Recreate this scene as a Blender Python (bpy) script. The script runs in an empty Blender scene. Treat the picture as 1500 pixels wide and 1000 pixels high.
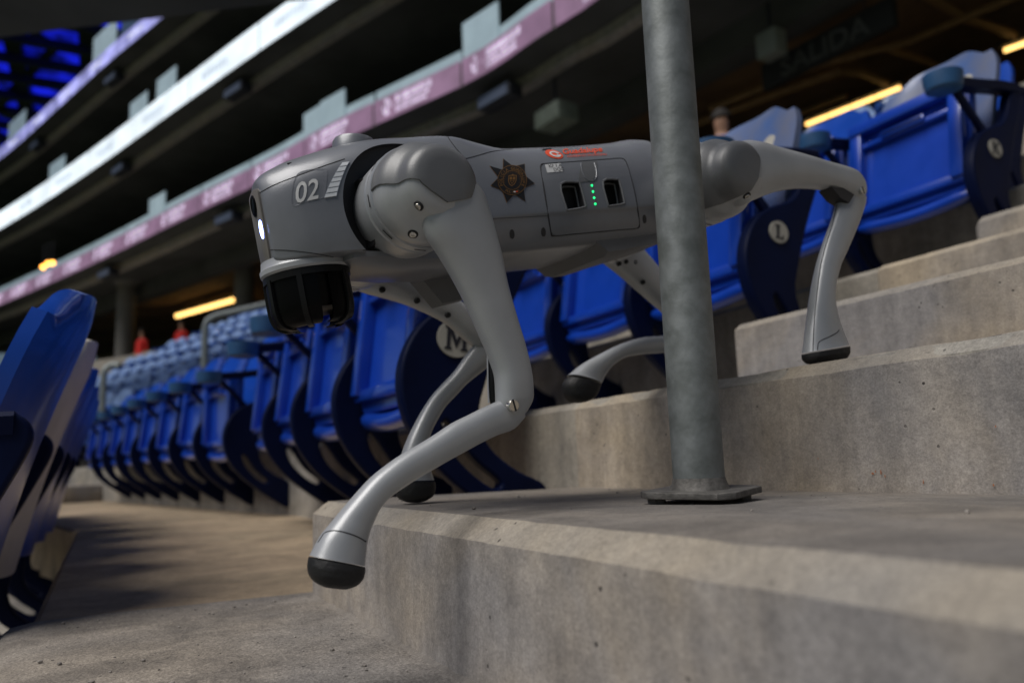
import bpy, bmesh, math, random
import numpy as np
from mathutils import Vector, Matrix, noise
from mathutils.bvhtree import BVHTree

random.seed(7)
SC = bpy.context.scene
COL = SC.collection

# ------------------------------------------------------------------ camera, sky, sun, exposure
R_CAM = ((0.8913, -0.45197, -0.03622), (-0.03668, -0.1515, 0.98778), (0.45193, 0.87908, 0.15161))  # right, up, forward
cam_d = bpy.data.cameras.new("camera")
cam_d.lens = 28.0
cam_d.sensor_width = 36.0
cam_d.clip_start = 0.01
cam_d.clip_end = 500
cam_d.dof.use_dof = True
cam_d.dof.focus_distance = 0.76
cam_d.dof.aperture_fstop = 4.4
cam = bpy.data.objects.new("camera", cam_d)
COL.objects.link(cam)
r_, u_, f_ = (Vector(v) for v in R_CAM)
cam.matrix_world = Matrix(((r_.x, u_.x, -f_.x, 0), (r_.y, u_.y, -f_.y, 0), (r_.z, u_.z, -f_.z, 0), (0, 0, 0, 1)))
SC.camera = cam

SUN_EL, SUN_AZ = math.radians(57), math.radians(262)     # azimuth clockwise from +Y: light comes in from the pitch side
world = bpy.data.worlds.new("World")
SC.world = world
world.use_nodes = True
wn = world.node_tree
sky = wn.nodes.new("ShaderNodeTexSky")
sky.sky_type = 'NISHITA'
sky.sun_disc = False
sky.sun_elevation = SUN_EL
sky.sun_rotation = SUN_AZ
bg = wn.nodes["Background"]
wn.links.new(sky.outputs[0], bg.inputs[0])
bg.inputs[1].default_value = 0.05
sun_d = bpy.data.lights.new("sun", 'SUN')
sun_d.energy = 5.0
sun_d.angle = math.radians(42)
sun_d.color = (1.0, 0.955, 0.90)
sun = bpy.data.objects.new("sun", sun_d)
COL.objects.link(sun)
sun_dir = Vector((math.sin(SUN_AZ) * math.cos(SUN_EL), math.cos(SUN_AZ) * math.cos(SUN_EL), math.sin(SUN_EL)))
sun.rotation_euler = sun_dir.to_track_quat('Z', 'Y').to_euler()
sun.location = sun_dir * 30
SC.view_settings.view_transform = 'Standard'
SC.view_settings.look = 'None'
SC.view_settings.exposure = -0.74
SC.view_settings.gamma = 1.0
SC.view_settings.use_curve_mapping = False
SC.cycles.use_denoising = True
SC.cycles.max_bounces = 6

# ------------------------------------------------------------------ materials
def mat(name, col, rough=0.5, metal=0.0, var=0.0, vscale=8.0, bump=0.0, bscale=60.0, coat=0.0, emit=None, estr=0.0, col2=None, spec=0.5):
    m = bpy.data.materials.new(name)
    m.use_nodes = True
    nt = m.node_tree
    b = nt.nodes["Principled BSDF"]
    b.inputs["Base Color"].default_value = (*col, 1)
    b.inputs["Roughness"].default_value = rough
    b.inputs["Metallic"].default_value = metal
    b.inputs["Coat Weight"].default_value = coat
    b.inputs["Coat Roughness"].default_value = 0.12
    b.inputs["Specular IOR Level"].default_value = spec
    if emit:
        b.inputs["Emission Color"].default_value = (*emit, 1)
        b.inputs["Emission Strength"].default_value = estr
    tc = nt.nodes.new("ShaderNodeTexCoord")
    if var or col2:
        n = nt.nodes.new("ShaderNodeTexNoise")
        n.inputs["Scale"].default_value = vscale
        n.inputs["Detail"].default_value = 6
        n.inputs["Roughness"].default_value = 0.6
        nt.links.new(tc.outputs["Object"], n.inputs["Vector"])
        cr = nt.nodes.new("ShaderNodeValToRGB")
        c2 = col2 or tuple(c * (1 - var) for c in col)
        c1 = col if col2 else tuple(min(1, c * (1 + var)) for c in col)
        cr.color_ramp.elements[0].position = 0.35
        cr.color_ramp.elements[1].position = 0.65
        cr.color_ramp.elements[0].color = (*c2, 1)
        cr.color_ramp.elements[1].color = (*c1, 1)
        nt.links.new(n.outputs["Fac"], cr.inputs["Fac"])
        nt.links.new(cr.outputs["Color"], b.inputs["Base Color"])
        mr = nt.nodes.new("ShaderNodeMapRange")
        mr.inputs["To Min"].default_value = max(0.02, rough - 0.1)
        mr.inputs["To Max"].default_value = min(1, rough + 0.1)
        nt.links.new(n.outputs["Fac"], mr.inputs["Value"])
        nt.links.new(mr.outputs["Result"], b.inputs["Roughness"])
    if bump:
        n2 = nt.nodes.new("ShaderNodeTexNoise")
        n2.inputs["Scale"].default_value = bscale
        n2.inputs["Detail"].default_value = 4
        nt.links.new(tc.outputs["Object"], n2.inputs["Vector"])
        bp = nt.nodes.new("ShaderNodeBump")
        bp.inputs["Strength"].default_value = bump
        bp.inputs["Distance"].default_value = 0.002
        nt.links.new(n2.outputs["Fac"], bp.inputs["Height"])
        nt.links.new(bp.outputs["Normal"], b.inputs["Normal"])
    return m

def concrete(name, base, warm, rough_bump=0.35, grit=160.0, stain=0.5, streak=0.0, dist=0.003, speck=.22):
    """cast concrete: broad tone drift, blotches, fine grain, pin holes, run marks"""
    m = bpy.data.materials.new(name)
    m.use_nodes = True
    nt = m.node_tree
    N, Lk = nt.nodes, nt.links
    b = N["Principled BSDF"]
    b.inputs["Roughness"].default_value = 0.82
    b.inputs["Specular IOR Level"].default_value = 0.3
    tc = N.new("ShaderNodeTexCoord")
    P = tc.outputs["Object"]
    def noi(scale, det=6, rg=0.6, vec=P, d=0.0):
        n = N.new("ShaderNodeTexNoise")
        n.inputs["Scale"].default_value = scale
        n.inputs["Detail"].default_value = det
        n.inputs["Roughness"].default_value = rg
        n.inputs["Distortion"].default_value = d
        Lk.new(vec, n.inputs["Vector"])
        return n.outputs["Fac"]
    def ramp(fac, p0, p1, c0, c1):
        r = N.new("ShaderNodeValToRGB")
        r.color_ramp.elements[0].position, r.color_ramp.elements[1].position = p0, p1
        r.color_ramp.elements[0].color, r.color_ramp.elements[1].color = (*c0, 1), (*c1, 1)
        Lk.new(fac, r.inputs["Fac"])
        return r.outputs["Color"]
    def mix(fac, a, c, mode='MIX'):
        x = N.new("ShaderNodeMix")
        x.data_type = 'RGBA'
        x.blend_type = mode
        if isinstance(fac, float): x.inputs["Factor"].default_value = fac
        else: Lk.new(fac, x.inputs["Factor"])
        Lk.new(a, x.inputs["A"])
        Lk.new(c, x.inputs["B"])
        return x.outputs["Result"]
    broad = ramp(noi(2.2, 5, .55, d=.5), .38, .62, base, warm)
    blot = ramp(noi(9, 7, .65, d=.6), .36, .62, (1 - stain,) * 3, (1.06, 1.05, 1.03))
    c = mix(1.0, broad, blot, 'MULTIPLY')
    fine = ramp(noi(95, 4, .7), .3, .7, (.82, .82, .83), (1.12, 1.12, 1.11))
    c = mix(1.0, c, fine, 'MULTIPLY')
    grain = ramp(noi(420, 3, .75), .34, .66, (1 - speck,) * 3, (1 + speck * .6,) * 3)
    c = mix(1.0, c, grain, 'MULTIPLY')
    if streak:
        mp = N.new("ShaderNodeMapping")
        mp.inputs["Scale"].default_value = (24, 24, 1.6)
        Lk.new(P, mp.inputs["Vector"])
        st = ramp(noi(1.0, 5, .7, mp.outputs["Vector"]), .42, .62, (1 - streak,) * 3, (1.05, 1.05, 1.05))
        c = mix(1.0, c, st, 'MULTIPLY')
    vo = N.new("ShaderNodeTexVoronoi")
    vo.inputs["Scale"].default_value = 60
    Lk.new(P, vo.inputs["Vector"])
    sel = N.new("ShaderNodeMath"); sel.operation = 'MULTIPLY'
    gate = ramp(noi(9, 4), .50, .58, (0, 0, 0), (1, 1, 1))
    pit = ramp(vo.outputs["Distance"], .07, .12, (1, 1, 1), (0, 0, 0))
    Lk.new(gate, sel.inputs[0]); Lk.new(pit, sel.inputs[1])
    dk = N.new("ShaderNodeRGB"); dk.outputs[0].default_value = (.05, .047, .045, 1)
    c = mix(sel.outputs[0], c, dk.outputs[0])
    Lk.new(c, b.inputs["Base Color"])
    h = N.new("ShaderNodeMath"); h.operation = 'MULTIPLY_ADD'
    Lk.new(noi(grit, 5, .7), h.inputs[0]); h.inputs[1].default_value = .6
    Lk.new(noi(18, 5, .6), h.inputs[2])
    h2 = N.new("ShaderNodeMath"); h2.operation = 'SUBTRACT'
    Lk.new(h.outputs[0], h2.inputs[0]); Lk.new(sel.outputs[0], h2.inputs[1])
    bp = N.new("ShaderNodeBump")
    bp.inputs["Strength"].default_value = rough_bump
    bp.inputs["Distance"].default_value = dist
    Lk.new(h2.outputs[0], bp.inputs["Height"])
    Lk.new(bp.outputs["Normal"], b.inputs["Normal"])
    return m

def emis(name, col, s, var=0.0, vscale=3.0):
    m = mat(name, (0.02, 0.02, 0.02), 0.4, emit=col, estr=s)
    if var:
        nt = m.node_tree
        b = nt.nodes["Principled BSDF"]
        tc = nt.nodes.new("ShaderNodeTexCoord")
        n = nt.nodes.new("ShaderNodeTexNoise")
        n.inputs["Scale"].default_value = vscale
        nt.links.new(tc.outputs["Object"], n.inputs["Vector"])
        mr = nt.nodes.new("ShaderNodeMapRange")
        mr.inputs["From Min"].default_value = .35
        mr.inputs["From Max"].default_value = .65
        mr.inputs["To Min"].default_value = s * (1 - var)
        mr.inputs["To Max"].default_value = s * (1 + var)
        nt.links.new(n.outputs["Fac"], mr.inputs["Value"])
        nt.links.new(mr.outputs["Result"], b.inputs["Emission Strength"])
    return m

M = {
    'step': concrete("step concrete", (.325, .312, .312), (.46, .385, .29), .5, 150, .26, .14),
    'chamfer': concrete("worn edge concrete", (.30, .28, .255), (.42, .355, .265), .7, 120, .2),
    'tread': concrete("tread concrete", (.205, .192, .182), (.275, .242, .205), .45, 190, .35),
    'landing': concrete("rough landing concrete", (.275, .258, .245), (.34, .30, .255), 1.0, 130, .4, dist=.005, speck=.5),
    'floor': concrete("smooth row floor concrete", (.44, .34, .235), (.33, .265, .185), .2, 90, .35),
    'terrace': concrete("terrace concrete", (.34, .325, .30), (.38, .345, .29), .3, 90, .3, .1),
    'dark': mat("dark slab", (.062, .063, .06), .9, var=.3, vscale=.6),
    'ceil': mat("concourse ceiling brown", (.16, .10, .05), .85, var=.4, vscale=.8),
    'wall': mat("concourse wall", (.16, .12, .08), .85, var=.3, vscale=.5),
    'column': mat("grey column paint", (.14, .135, .125), .7, var=.15, vscale=1),
    'pipe_brown': mat("brown service pipe", (.26, .15, .06), .55, var=.2),
    'galv': mat("galvanised steel", (.225, .245, .25), .5, .35, vscale=34, col2=(.135, .15, .147), bump=.3, bscale=70),
    'galv_rough': mat("weathered zinc plate", (.12, .115, .108), .65, .35, var=.35, vscale=60, bump=.8, bscale=120),
    'rail': mat("grey handrail steel", (.30, .33, .33), .45, .6, var=.1),
    'blue': mat("blue seat plastic", (.004, .05, .42), .34, var=.12, vscale=5, coat=.9, bump=.1, bscale=300),
    'blue_back': mat("blue seat back plastic", (.006, .06, .40), .30, var=.12, vscale=5, coat=.4),
    'navy': mat("navy cast standard", (.002, .006, .034), .5, var=.2, vscale=9, spec=.12),
    'teal': mat("faded blue cup holder", (.02, .085, .21), .5, var=.15, vscale=20),  # muted blue with slight tone variation
    'beige': mat("seat plastic painted as lit", (.62, .57, .49), .5, var=.12, vscale=8),  # pale colour paints in the light on this seat's rear face
    'pale_back': mat("blue seat back with painted sheen", (.075, .14, .34), .32, var=.25, vscale=7, coat=.4, col2=(.15, .17, .25)),  # paleness paints in the reflection on a glossy blue back
    'plate': mat("row plate cream", (.42, .40, .35), .5, var=.08),
    'ink': mat("row letter ink", (.012, .012, .02), .6),
    'far': mat("distant seat plastic with painted sheen", (.24, .36, .62), .35, var=.35, vscale=6, coat=.4),  # lighter colour paints in the boards' reflection on distant blue seats
    'far_pan': mat("distant blue pan plastic", (.025, .10, .42), .38, var=.3, vscale=6, coat=.3),
    'shell': mat("robot shell grey", (.19, .20, .222), .35, .22, var=.07, vscale=14, bump=.06, bscale=900, coat=.15),
    'leg': mat("robot leg grey", (.385, .40, .42), .37, .18, var=.07, vscale=14, bump=.06, bscale=900, coat=.15),
    'capm': mat("robot hip cap grey", (.15, .155, .162), .40, .15, var=.04, vscale=25, bump=.08, bscale=900),
    'recess': mat("robot dark recess", (.022, .022, .025), .5),
    'motor': mat("robot motor grey", (.42, .44, .47), .33, .4, var=.05, vscale=30),
    'under': mat("robot under tray", (.13, .135, .145), .5, var=.1, vscale=30),
    'rubber': mat("foot rubber", (.012, .012, .013), .6, var=.2, vscale=60, bump=.5, bscale=200),
    'black': mat("gloss black plastic", (.0015, .0015, .002), .35, spec=.12),
    'blackm': mat("satin black cage", (.006, .006, .0065), .38, spec=.25),
    'screw': mat("steel screw", (.6, .58, .54), .25, .9),
    'seam': mat("dark seam", (.015, .015, .017), .8),
    'white': mat("white print", (.62, .63, .64), .5),
    'gold': mat("gold print", (.19, .095, .026), .45),
    'orange': mat("orange red print", (.75, .085, .03), .5),
    'badge': mat("black badge print", (.006, .006, .007), .5),
    'slat': mat("grille slat with painted glare", (.75, .78, .82), .22, coat=.4),  # white stands for light reflected in the grille
    'visor': mat("grey visor plastic", (.20, .185, .17), .35, .2),
    'status': emis("status light blue white", (.28, .36, 1.0), 16.20),
    'green': emis("battery led green", (.01, .9, .22), 3.96),
    'led_purple': emis("purple led screen", (.27, .155, .25), 1.44, .18, 2.0),
    'led_print': emis("lilac led print", (.58, .48, .64), 1.98, .3, 6.0),
    'led_white': emis("white led screen", (.84, .94, 1.0), 1.85, .12, 1.2),
    'led_grey': emis("pale grey led print", (.58, .68, .80), 1.53, .2, 5),
    'led_blue': emis("lavender led screen", (.46, .47, .98), 1.25, .45, 1.6),
    'led_blue_print': emis("white blue led print", (.75, .78, 1.0), 1.71, .3, 5),
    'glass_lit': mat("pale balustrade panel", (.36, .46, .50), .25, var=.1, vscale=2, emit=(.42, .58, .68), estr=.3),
    'tube': emis("warm tube lamp", (1.0, .58, .17), 5.5),
    'lamp': emis("orange lamp", (1.0, .42, .06), 10.80),
    'roof_glow': emis("blue roof glow", (.006, .012, .62), 1.1, .85, .55),  # emission stands in for blue lamps shining on the roof
    'truss': mat("dark truss steel", (.01, .01, .02), .6),
    'speaker': mat("dark speaker box", (.02, .022, .03), .6),
    'speaker_face': mat("speaker face", (.10, .13, .20), .5),
    'sign': mat("black sign panel", (.012, .012, .012), .7),
    'sign_txt': mat("unlit grey sign letters", (.07, .07, .065), .6),
    'lampbox': mat("grey green lamp box", (.2, .22, .19), .6),
    'skin': mat("skin", (.35, .19, .12), .6),
    'red': mat("red shirt", (.65, .02, .015), .8),
    'blueshirt': mat("blue shirt", (.03, .08, .3), .8),
    'trouser': mat("dark trousers", (.02, .02, .03), .9),
    'hair': mat("dark hair", (.012, .009, .008), .8),
    'turf': mat("pitch turf", (.05, .09, .03), .95, var=.3, vscale=.8),
    'paint_fleck': mat("orange paint fleck", (.36, .13, .05), .7),
}

# ------------------------------------------------------------------ object helpers
def set_mats(me, m):
    idx = [0] * len(me.polygons)
    me.polygons.foreach_get("material_index", idx)
    me.materials.clear()
    for x in (m if isinstance(m, (list, tuple)) else (m,)): me.materials.append(x)
    me.polygons.foreach_set("material_index", [min(i, len(me.materials) - 1) for i in idx])

def link(name, me, m=None, parent=None, smooth=True, ang=35):
    o = bpy.data.objects.new(name, me)
    COL.objects.link(o)
    if m is not None:
        set_mats(me, m)
    if smooth and len(me.polygons):
        me.polygons.foreach_set("use_smooth", [True] * len(me.polygons))
        me.set_sharp_from_angle(angle=math.radians(ang))
    if parent is not None:
        o.parent = parent
    return o

def pydata(name, v, f, m=None, parent=None, smooth=True, ang=35):
    me = bpy.data.meshes.new(name)
    me.from_pydata([tuple(p) for p in v], [], f)
    me.update()
    return link(name, me, m, parent, smooth, ang)

def frombm(name, bm, m=None, parent=None, smooth=True, ang=35):
    bmesh.ops.recalc_face_normals(bm, faces=bm.faces)
    me = bpy.data.meshes.new(name)
    bm.to_mesh(me)
    bm.free()
    return link(name, me, m, parent, smooth, ang)

def thing(name, label, cat, loc=(0, 0, 0), rotz=0.0, group=None):
    o = bpy.data.objects.new(name, None)
    o.empty_display_size = .1
    COL.objects.link(o)
    o.location = loc
    o.rotation_euler = (0, 0, rotz)
    return tag(o, label, cat, group)

def tag(o, label, cat, group=None):
    o['label'] = label
    o['category'] = cat
    if group: o['group'] = group
    return o

def struct(o):
    o['kind'] = 'structure'
    return o

def box(bm, lo, hi, bev=0.0, mtx=None):
    r = bmesh.ops.create_cube(bm, size=1)
    vs = r['verts']
    for v in vs:
        v.co = Vector([lo[i] + (v.co[i] + .5) * (hi[i] - lo[i]) for i in range(3)])
    if bev:
        es = list({e for v in vs for e in v.link_edges})
        g = bmesh.ops.bevel(bm, geom=es, offset=bev, segments=2, affect='EDGES', profile=.5)
        vs = list({v for v in vs if v.is_valid} | set(g['verts']))
    if mtx is not None:
        bmesh.ops.transform(bm, matrix=mtx, verts=[v for v in vs if v.is_valid])
    return vs

def tube(bm, pts, r, n=10, caps=True):
    pts = [Vector(p) for p in pts]
    rs = r if isinstance(r, (list, tuple)) else [r] * len(pts)
    rings = []
    a = None
    for i, p in enumerate(pts):
        t = (pts[min(i + 1, len(pts) - 1)] - pts[max(i - 1, 0)]).normalized()
        if a is None: a = t.cross(Vector((.123, .456, .881)) if abs(t.z) < .9 else Vector((1, .2, 0)))
        a = (a - t * a.dot(t)).normalized()
        b = t.cross(a).normalized()
        rings.append([bm.verts.new(p + (a * math.cos(2 * math.pi * k / n) + b * math.sin(2 * math.pi * k / n)) * rs[i]) for k in range(n)])
    for i in range(len(rings) - 1):
        for k in range(n):
            bm.faces.new((rings[i][k], rings[i][(k + 1) % n], rings[i + 1][(k + 1) % n], rings[i + 1][k]))
    if caps:
        bm.faces.new(rings[0][::-1])
        bm.faces.new(rings[-1])

def lathe(bm, prof, axis_o, ax, e1, e2, n=48):
    """prof: (t along axis, radius)"""
    o, ax, e1, e2 = Vector(axis_o), Vector(ax), Vector(e1), Vector(e2)
    rings = []
    for t, r in prof:
        if r < 1e-6:
            rings.append([bm.verts.new(o + ax * t)])
        else:
            rings.append([bm.verts.new(o + ax * t + (e1 * math.cos(2 * math.pi * k / n) + e2 * math.sin(2 * math.pi * k / n)) * r) for k in range(n)])
    for a, b in zip(rings, rings[1:]):
        if len(a) == 1 and len(b) == 1: continue
        for k in range(n):
            if len(a) == 1: bm.faces.new((a[0], b[k], b[(k + 1) % n]))
            elif len(b) == 1: bm.faces.new((a[k], a[(k + 1) % n], b[0]))
            else: bm.faces.new((a[k], a[(k + 1) % n], b[(k + 1) % n], b[k]))
    if len(rings[0]) > 1: bm.faces.new(rings[0][::-1])
    if len(rings[-1]) > 1: bm.faces.new(rings[-1])

def loft(bm, rings, caps=True, closed=True):
    R = [[bm.verts.new(Vector(p)) for p in r] for r in rings]
    n = len(R[0])
    for a, b in zip(R, R[1:]):
        for k in range(n if closed else n - 1):
            bm.faces.new((a[k], a[(k + 1) % n], b[(k + 1) % n], b[k]))
    if caps:
        bm.faces.new(R[0][::-1])
        bm.faces.new(R[-1])
    return R

def catmull(P, sub, closed=False):
    P = np.array(P, float)
    n = len(P)
    out = []
    for i in range(n if closed else n - 1):
        if closed:
            p0, p1, p2, p3 = P[(i - 1) % n], P[i], P[(i + 1) % n], P[(i + 2) % n]
        else:
            p0, p1, p2, p3 = P[max(i - 1, 0)], P[i], P[i + 1], P[min(i + 2, n - 1)]
        for k in range(sub):
            t = k / sub
            out.append(.5 * ((2 * p1) + (-p0 + p2) * t + (2 * p0 - 5 * p1 + 4 * p2 - p3) * t * t + (-p0 + 3 * p1 - 3 * p2 + p3) * t ** 3))
    if not closed: out.append(P[-1])
    return np.array(out)

def curve_mesh(loops, extrude=0.0, bevel=0.0, res=3):
    """filled 2-D outline(s) with holes -> mesh lying in local XY, thickness along Z"""
    cu = bpy.data.curves.new("outline", 'CURVE')
    cu.dimensions = '2D'
    cu.fill_mode = 'BOTH'
    cu.extrude = extrude
    cu.bevel_depth = bevel
    cu.bevel_resolution = res
    for lp in loops:
        s = cu.splines.new('POLY')
        s.points.add(len(lp) - 1)
        for p, q in zip(s.points, lp): p.co = (q[0], q[1], 0, 1)
        s.use_cyclic_u = True
    o = bpy.data.objects.new("outline", cu)
    me = bpy.data.meshes.new_from_object(o)
    bpy.data.objects.remove(o)
    bpy.data.curves.remove(cu)
    return me

def text_mesh(s, size=1.0, extrude=0.0, align='LEFT', bold=0.0):
    cu = bpy.data.curves.new("lettering", 'FONT')
    cu.body = s
    cu.size = size
    cu.extrude = extrude
    cu.offset = bold
    cu.align_x = align
    cu.resolution_u = 3
    o = bpy.data.objects.new("lettering", cu)
    me = bpy.data.meshes.new_from_object(o)
    bpy.data.objects.remove(o)
    bpy.data.curves.remove(cu)
    return me

def boolean(o, cutter, op, delete=True):
    md = o.modifiers.new("cut", 'BOOLEAN')
    md.operation = op
    md.object = cutter
    md.solver = 'EXACT'
    try: md.material_mode = 'TRANSFER'
    except Exception: pass
    dg = bpy.context.evaluated_depsgraph_get()
    me = bpy.data.meshes.new_from_object(o.evaluated_get(dg))
    o.modifiers.clear()
    o.data = me
    if delete: bpy.data.objects.remove(cutter)

def smooth_all(o, ang=35):
    me = o.data
    me.polygons.foreach_set("use_smooth", [True] * len(me.polygons))
    me.set_sharp_from_angle(angle=math.radians(ang))

# ------------------------------------------------------------------ plan of the bowl
KINK = [Vector((.723, -7.0)), Vector((.723, 3.38)), Vector((.08, 7.22)), Vector((-5.15, 20.17)), Vector((-14.0, 33.0))]
SEG_DIR = [(b - a).normalized() for a, b in zip(KINK, KINK[1:])]
SEG_NOR = [Vector((d.y, -d.x)) for d in SEG_DIR]
def offset_path(d):
    out = []
    for i, p in enumerate(KINK):
        if i == 0: n = SEG_NOR[0]
        elif i == len(KINK) - 1: n = SEG_NOR[-1]
        else:
            n = (SEG_NOR[i - 1] + SEG_NOR[i]).normalized()
            n = n / n.dot(SEG_NOR[i])
        out.append(p + n * d)
    return out
def sweep(bm, prof, d0=None):
    """closed profile (d, z) carried along the bowl plan"""
    paths = [offset_path(d) for d, z in prof]
    rings = [[(paths[k][i].x, paths[k][i].y, prof[k][1]) for k in range(len(prof))] for i in range(len(KINK))]
    loft(bm, rings)

Z_N, Z_STEP, Z_M = -.177, -.043, .101
ROW = [('M', 0.0, Z_M), ('L', .807, .405), ('K', 1.61, .745)]
for k, nm in enumerate("JIHGFE"):
    ROW.append((nm, 2.43 + .83 * k, 1.12 + .425 * k))

# pitch
bm = bmesh.new(); bmesh.ops.create_grid(bm, x_segments=1, y_segments=1, size=200)
o = frombm("ground", bm, M['turf']); o.location.z = -4.2; struct(o)
# terraces going up, and the lower rows towards the pitch
for k, (nm, d, z) in enumerate(ROW):
    bm = bmesh.new()
    zb = (ROW[k - 1][2] if k else Z_N) - .12
    d1 = ROW[k + 1][1] + .1 if k + 1 < len(ROW) else d + 1.6
    sweep(bm, [(d, zb), (d, z - .012), (d + .012, z), (d1, z), (d1, zb)])
    struct(frombm("seating_terrace", bm, M['terrace'], smooth=False))
for k in range(6):
    bm = bmesh.new()
    z = Z_N - .36 * k - (.004 if k == 0 else 0); d = -.80 - .83 * k
    sweep(bm, [(d, z - .5), (d, z - .01), (d + .01, z), (d + .95, z), (d + .95, z - .5)])
    struct(frombm("row_floor", bm, M['floor'] if k == 0 else M['terrace'], smooth=False))

# ------------------------------------------------------------------ near aisle: landing and stair blocks with worn edges
def stair_block(name, x0, x1, y0, y1, z0, z1, cham=.016, seg=90, seed=0, far_round=True):
    prof = [(x0, z0), (x0, z1 - cham * .95), (x0 + cham * .40, z1 - cham * .64), (x0 + cham * .85, z1 - cham * .28), (x0 + cham * 1.25, z1 - .0008), (x0 + .10, z1), (x1, z1), (x1, z0)]
    ys = list(np.linspace(y0, y1 - .012, seg)) + [y1]
    bm = bmesh.new()
    rings = []
    for y in ys:
        ring = []
        for j, (x, z) in enumerate(prof):
            p = Vector((x, y, z))
            if 1 <= j <= 4:
                a = noise.fractal(Vector((y * 9 + seed, j * .37, seed)), 1.0, 2.0, 4)
                c = noise.noise(Vector((y * 45, j * .9, seed + 5)))
                chip = max(0, noise.noise(Vector((y * 14, seed * 3.1, 2.2))) - .28) * .02
                e = .0015 * a + .0009 * c
                p.x += e * (.4 if j == 1 else 1) + chip * (1 if j in (2, 3) else .3)
                p.z -= abs(e) * (1 if j < 4 else .35) + chip * (.9 if j in (2, 3) else .2)
            if y == y1:
                p.x += .010 if j < 5 else 0
                if 1 <= j <= 6: p.z -= .008
            ring.append(p)
        rings.append(ring)
    R = loft(bm, rings)
    bm.faces.ensure_lookup_table()
    for f in bm.faces:
        c = f.calc_center_median()
        n = f.normal if f.normal.length else Vector((0, 0, 1))
        if len(f.verts) == 4:
            if c.z > z1 - cham * 1.06 and c.x < x0 + cham * 1.2: f.material_index = 1
            elif c.z > z1 - .006: f.material_index = 2
    return struct(frombm(name, bm, [M['step'], M['chamfer'], M['tread']], ang=24))

YA = 1.18
stair_block("stair_step", .27, .76, -1.3, YA, Z_N - .05, Z_STEP, .018, 130, 1.3)
stair_block("stair_step", .723 - .006, 1.3, -1.3, YA + .0, Z_STEP - .06, Z_M + .003, .017, 110, 4.1)
stair_block("stair_step", 1.10, 1.56, -1.3, YA + .01, Z_M - .03, .257, .014, 90, 7.7)
stair_block("stair_step", 1.53 - .006, 2.2, -1.3, YA, .2, .409, .014, 80, 9.2)
stair_block("stair_step", 1.94, 2.4, -1.3, YA + .02, .38, .575, .02, 60, 12.2)
stair_block("stair_step", 2.333 - .006, 3.0, -1.3, YA, .5, .749, .014, 50, 15.2)
# rough landing sheet of the aisle, a few millimetres proud of the row floor, with its rounded nosing
bm = bmesh.new()
prof = [(-.118, Z_N - .06), (-.112, Z_N - .014), (-.098, Z_N - .002), (-.07, Z_N + .003), (.0, Z_N + .004), (.15, Z_N + .004), (.30, Z_N + .004), (.30, Z_N - .06)]
rings = []
for y in np.linspace(-1.3, 1.205, 120):
    rings.append([(x + (.004 * noise.noise(Vector((y * 6, z * 20, 3))) if x < -.05 else 0), y + (.004 * noise.noise(Vector((x * 25, 1, 2))) if y > 1.2 else 0), z) for x, z in prof])
loft(bm, rings)
struct(frombm("aisle_landing", bm, M['landing'], ang=40))
# mortar fillet left along the foot of the first riser
bm = bmesh.new()
rings = []
for y in np.linspace(-1.0, 1.17, 160):
    w = .004 + .003 * noise.noise(Vector((y * 16, 7, 1))) + .003 * noise.noise(Vector((y * 50, 2, 1)))
    w = max(w, .002)
    rings.append([(.272, y, Z_N - .003), (.272, y, Z_N + .004 + w * .9), (.268, y, Z_N + .004 + w * .6), (.27 - w * 1.3, y, Z_N + .0035), (.27 - w, y, Z_N - .003)])
loft(bm, rings)
struct(frombm("mortar_fillet", bm, M['tread']))
# dried paint flecks on the second riser
fl = [(1114, 685, 2, 6), (1290, 691, 4, 9), (1282, 690, 3, 5), (1278, 693, 9, 4), (1296, 697, 3, 6), (1455, 710, 5, 5), (1352, 705, 3, 9), (1458, 624, 4, 4), (1198, 671, 2, 5)]
def cam_ray(px, py):
    return (r_ * ((px - 750) / 1166.67) + u_ * (-(py - 500) / 1166.67) + f_)
bm = bmesh.new()
for i, (px, py, w, h) in enumerate(fl):
    d = cam_ray(px, py); p = d * (.7155 / d.x)
    s = p.dot(f_) / 1166.67
    w *= s * .5; h *= s * .35
    lean = .1 * h
    vs = [bm.verts.new((.7158, p.y + a * w + (-b * lean), p.z + b * h)) for a, b in ((-.5, -1), (.3, -1.0), (.5, .2), (.25, 1), (-.2, .9), (-.45, .1))]
    bm.faces.new(vs)
g = frombm("paint_fleck", bm, M['paint_fleck'], smooth=False); g['kind'] = 'structure'

rg = random.Random(3)
bm = bmesh.new()
for i in range(150):
    if i < 95: x, y, z = rg.uniform(-.07, .26), rg.uniform(.30, 1.18), Z_N + .004
    elif i < 130: x, y, z = rg.uniform(.32, .70), rg.uniform(.15, 1.15), Z_STEP
    else: x, y, z = rg.uniform(.78, 1.08), rg.uniform(.4, 1.1), Z_M + .003
    r = rg.choice((.0008, .001, .0012, .0016, .0024))
    m4 = Matrix.Translation((x, y, z + r * .4)) @ Matrix.Rotation(rg.uniform(0, 6), 4, 'Z') @ Matrix.Diagonal((rg.uniform(.7, 1.4), 1, rg.uniform(.5, .9), 1))
    bmesh.ops.create_icosphere(bm, subdivisions=1, radius=r, matrix=m4)
g = frombm("grit", bm, mat("grit", (.24, .22, .2), .9, var=.6, vscale=40), ang=20); g['kind'] = 'stuff'

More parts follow.
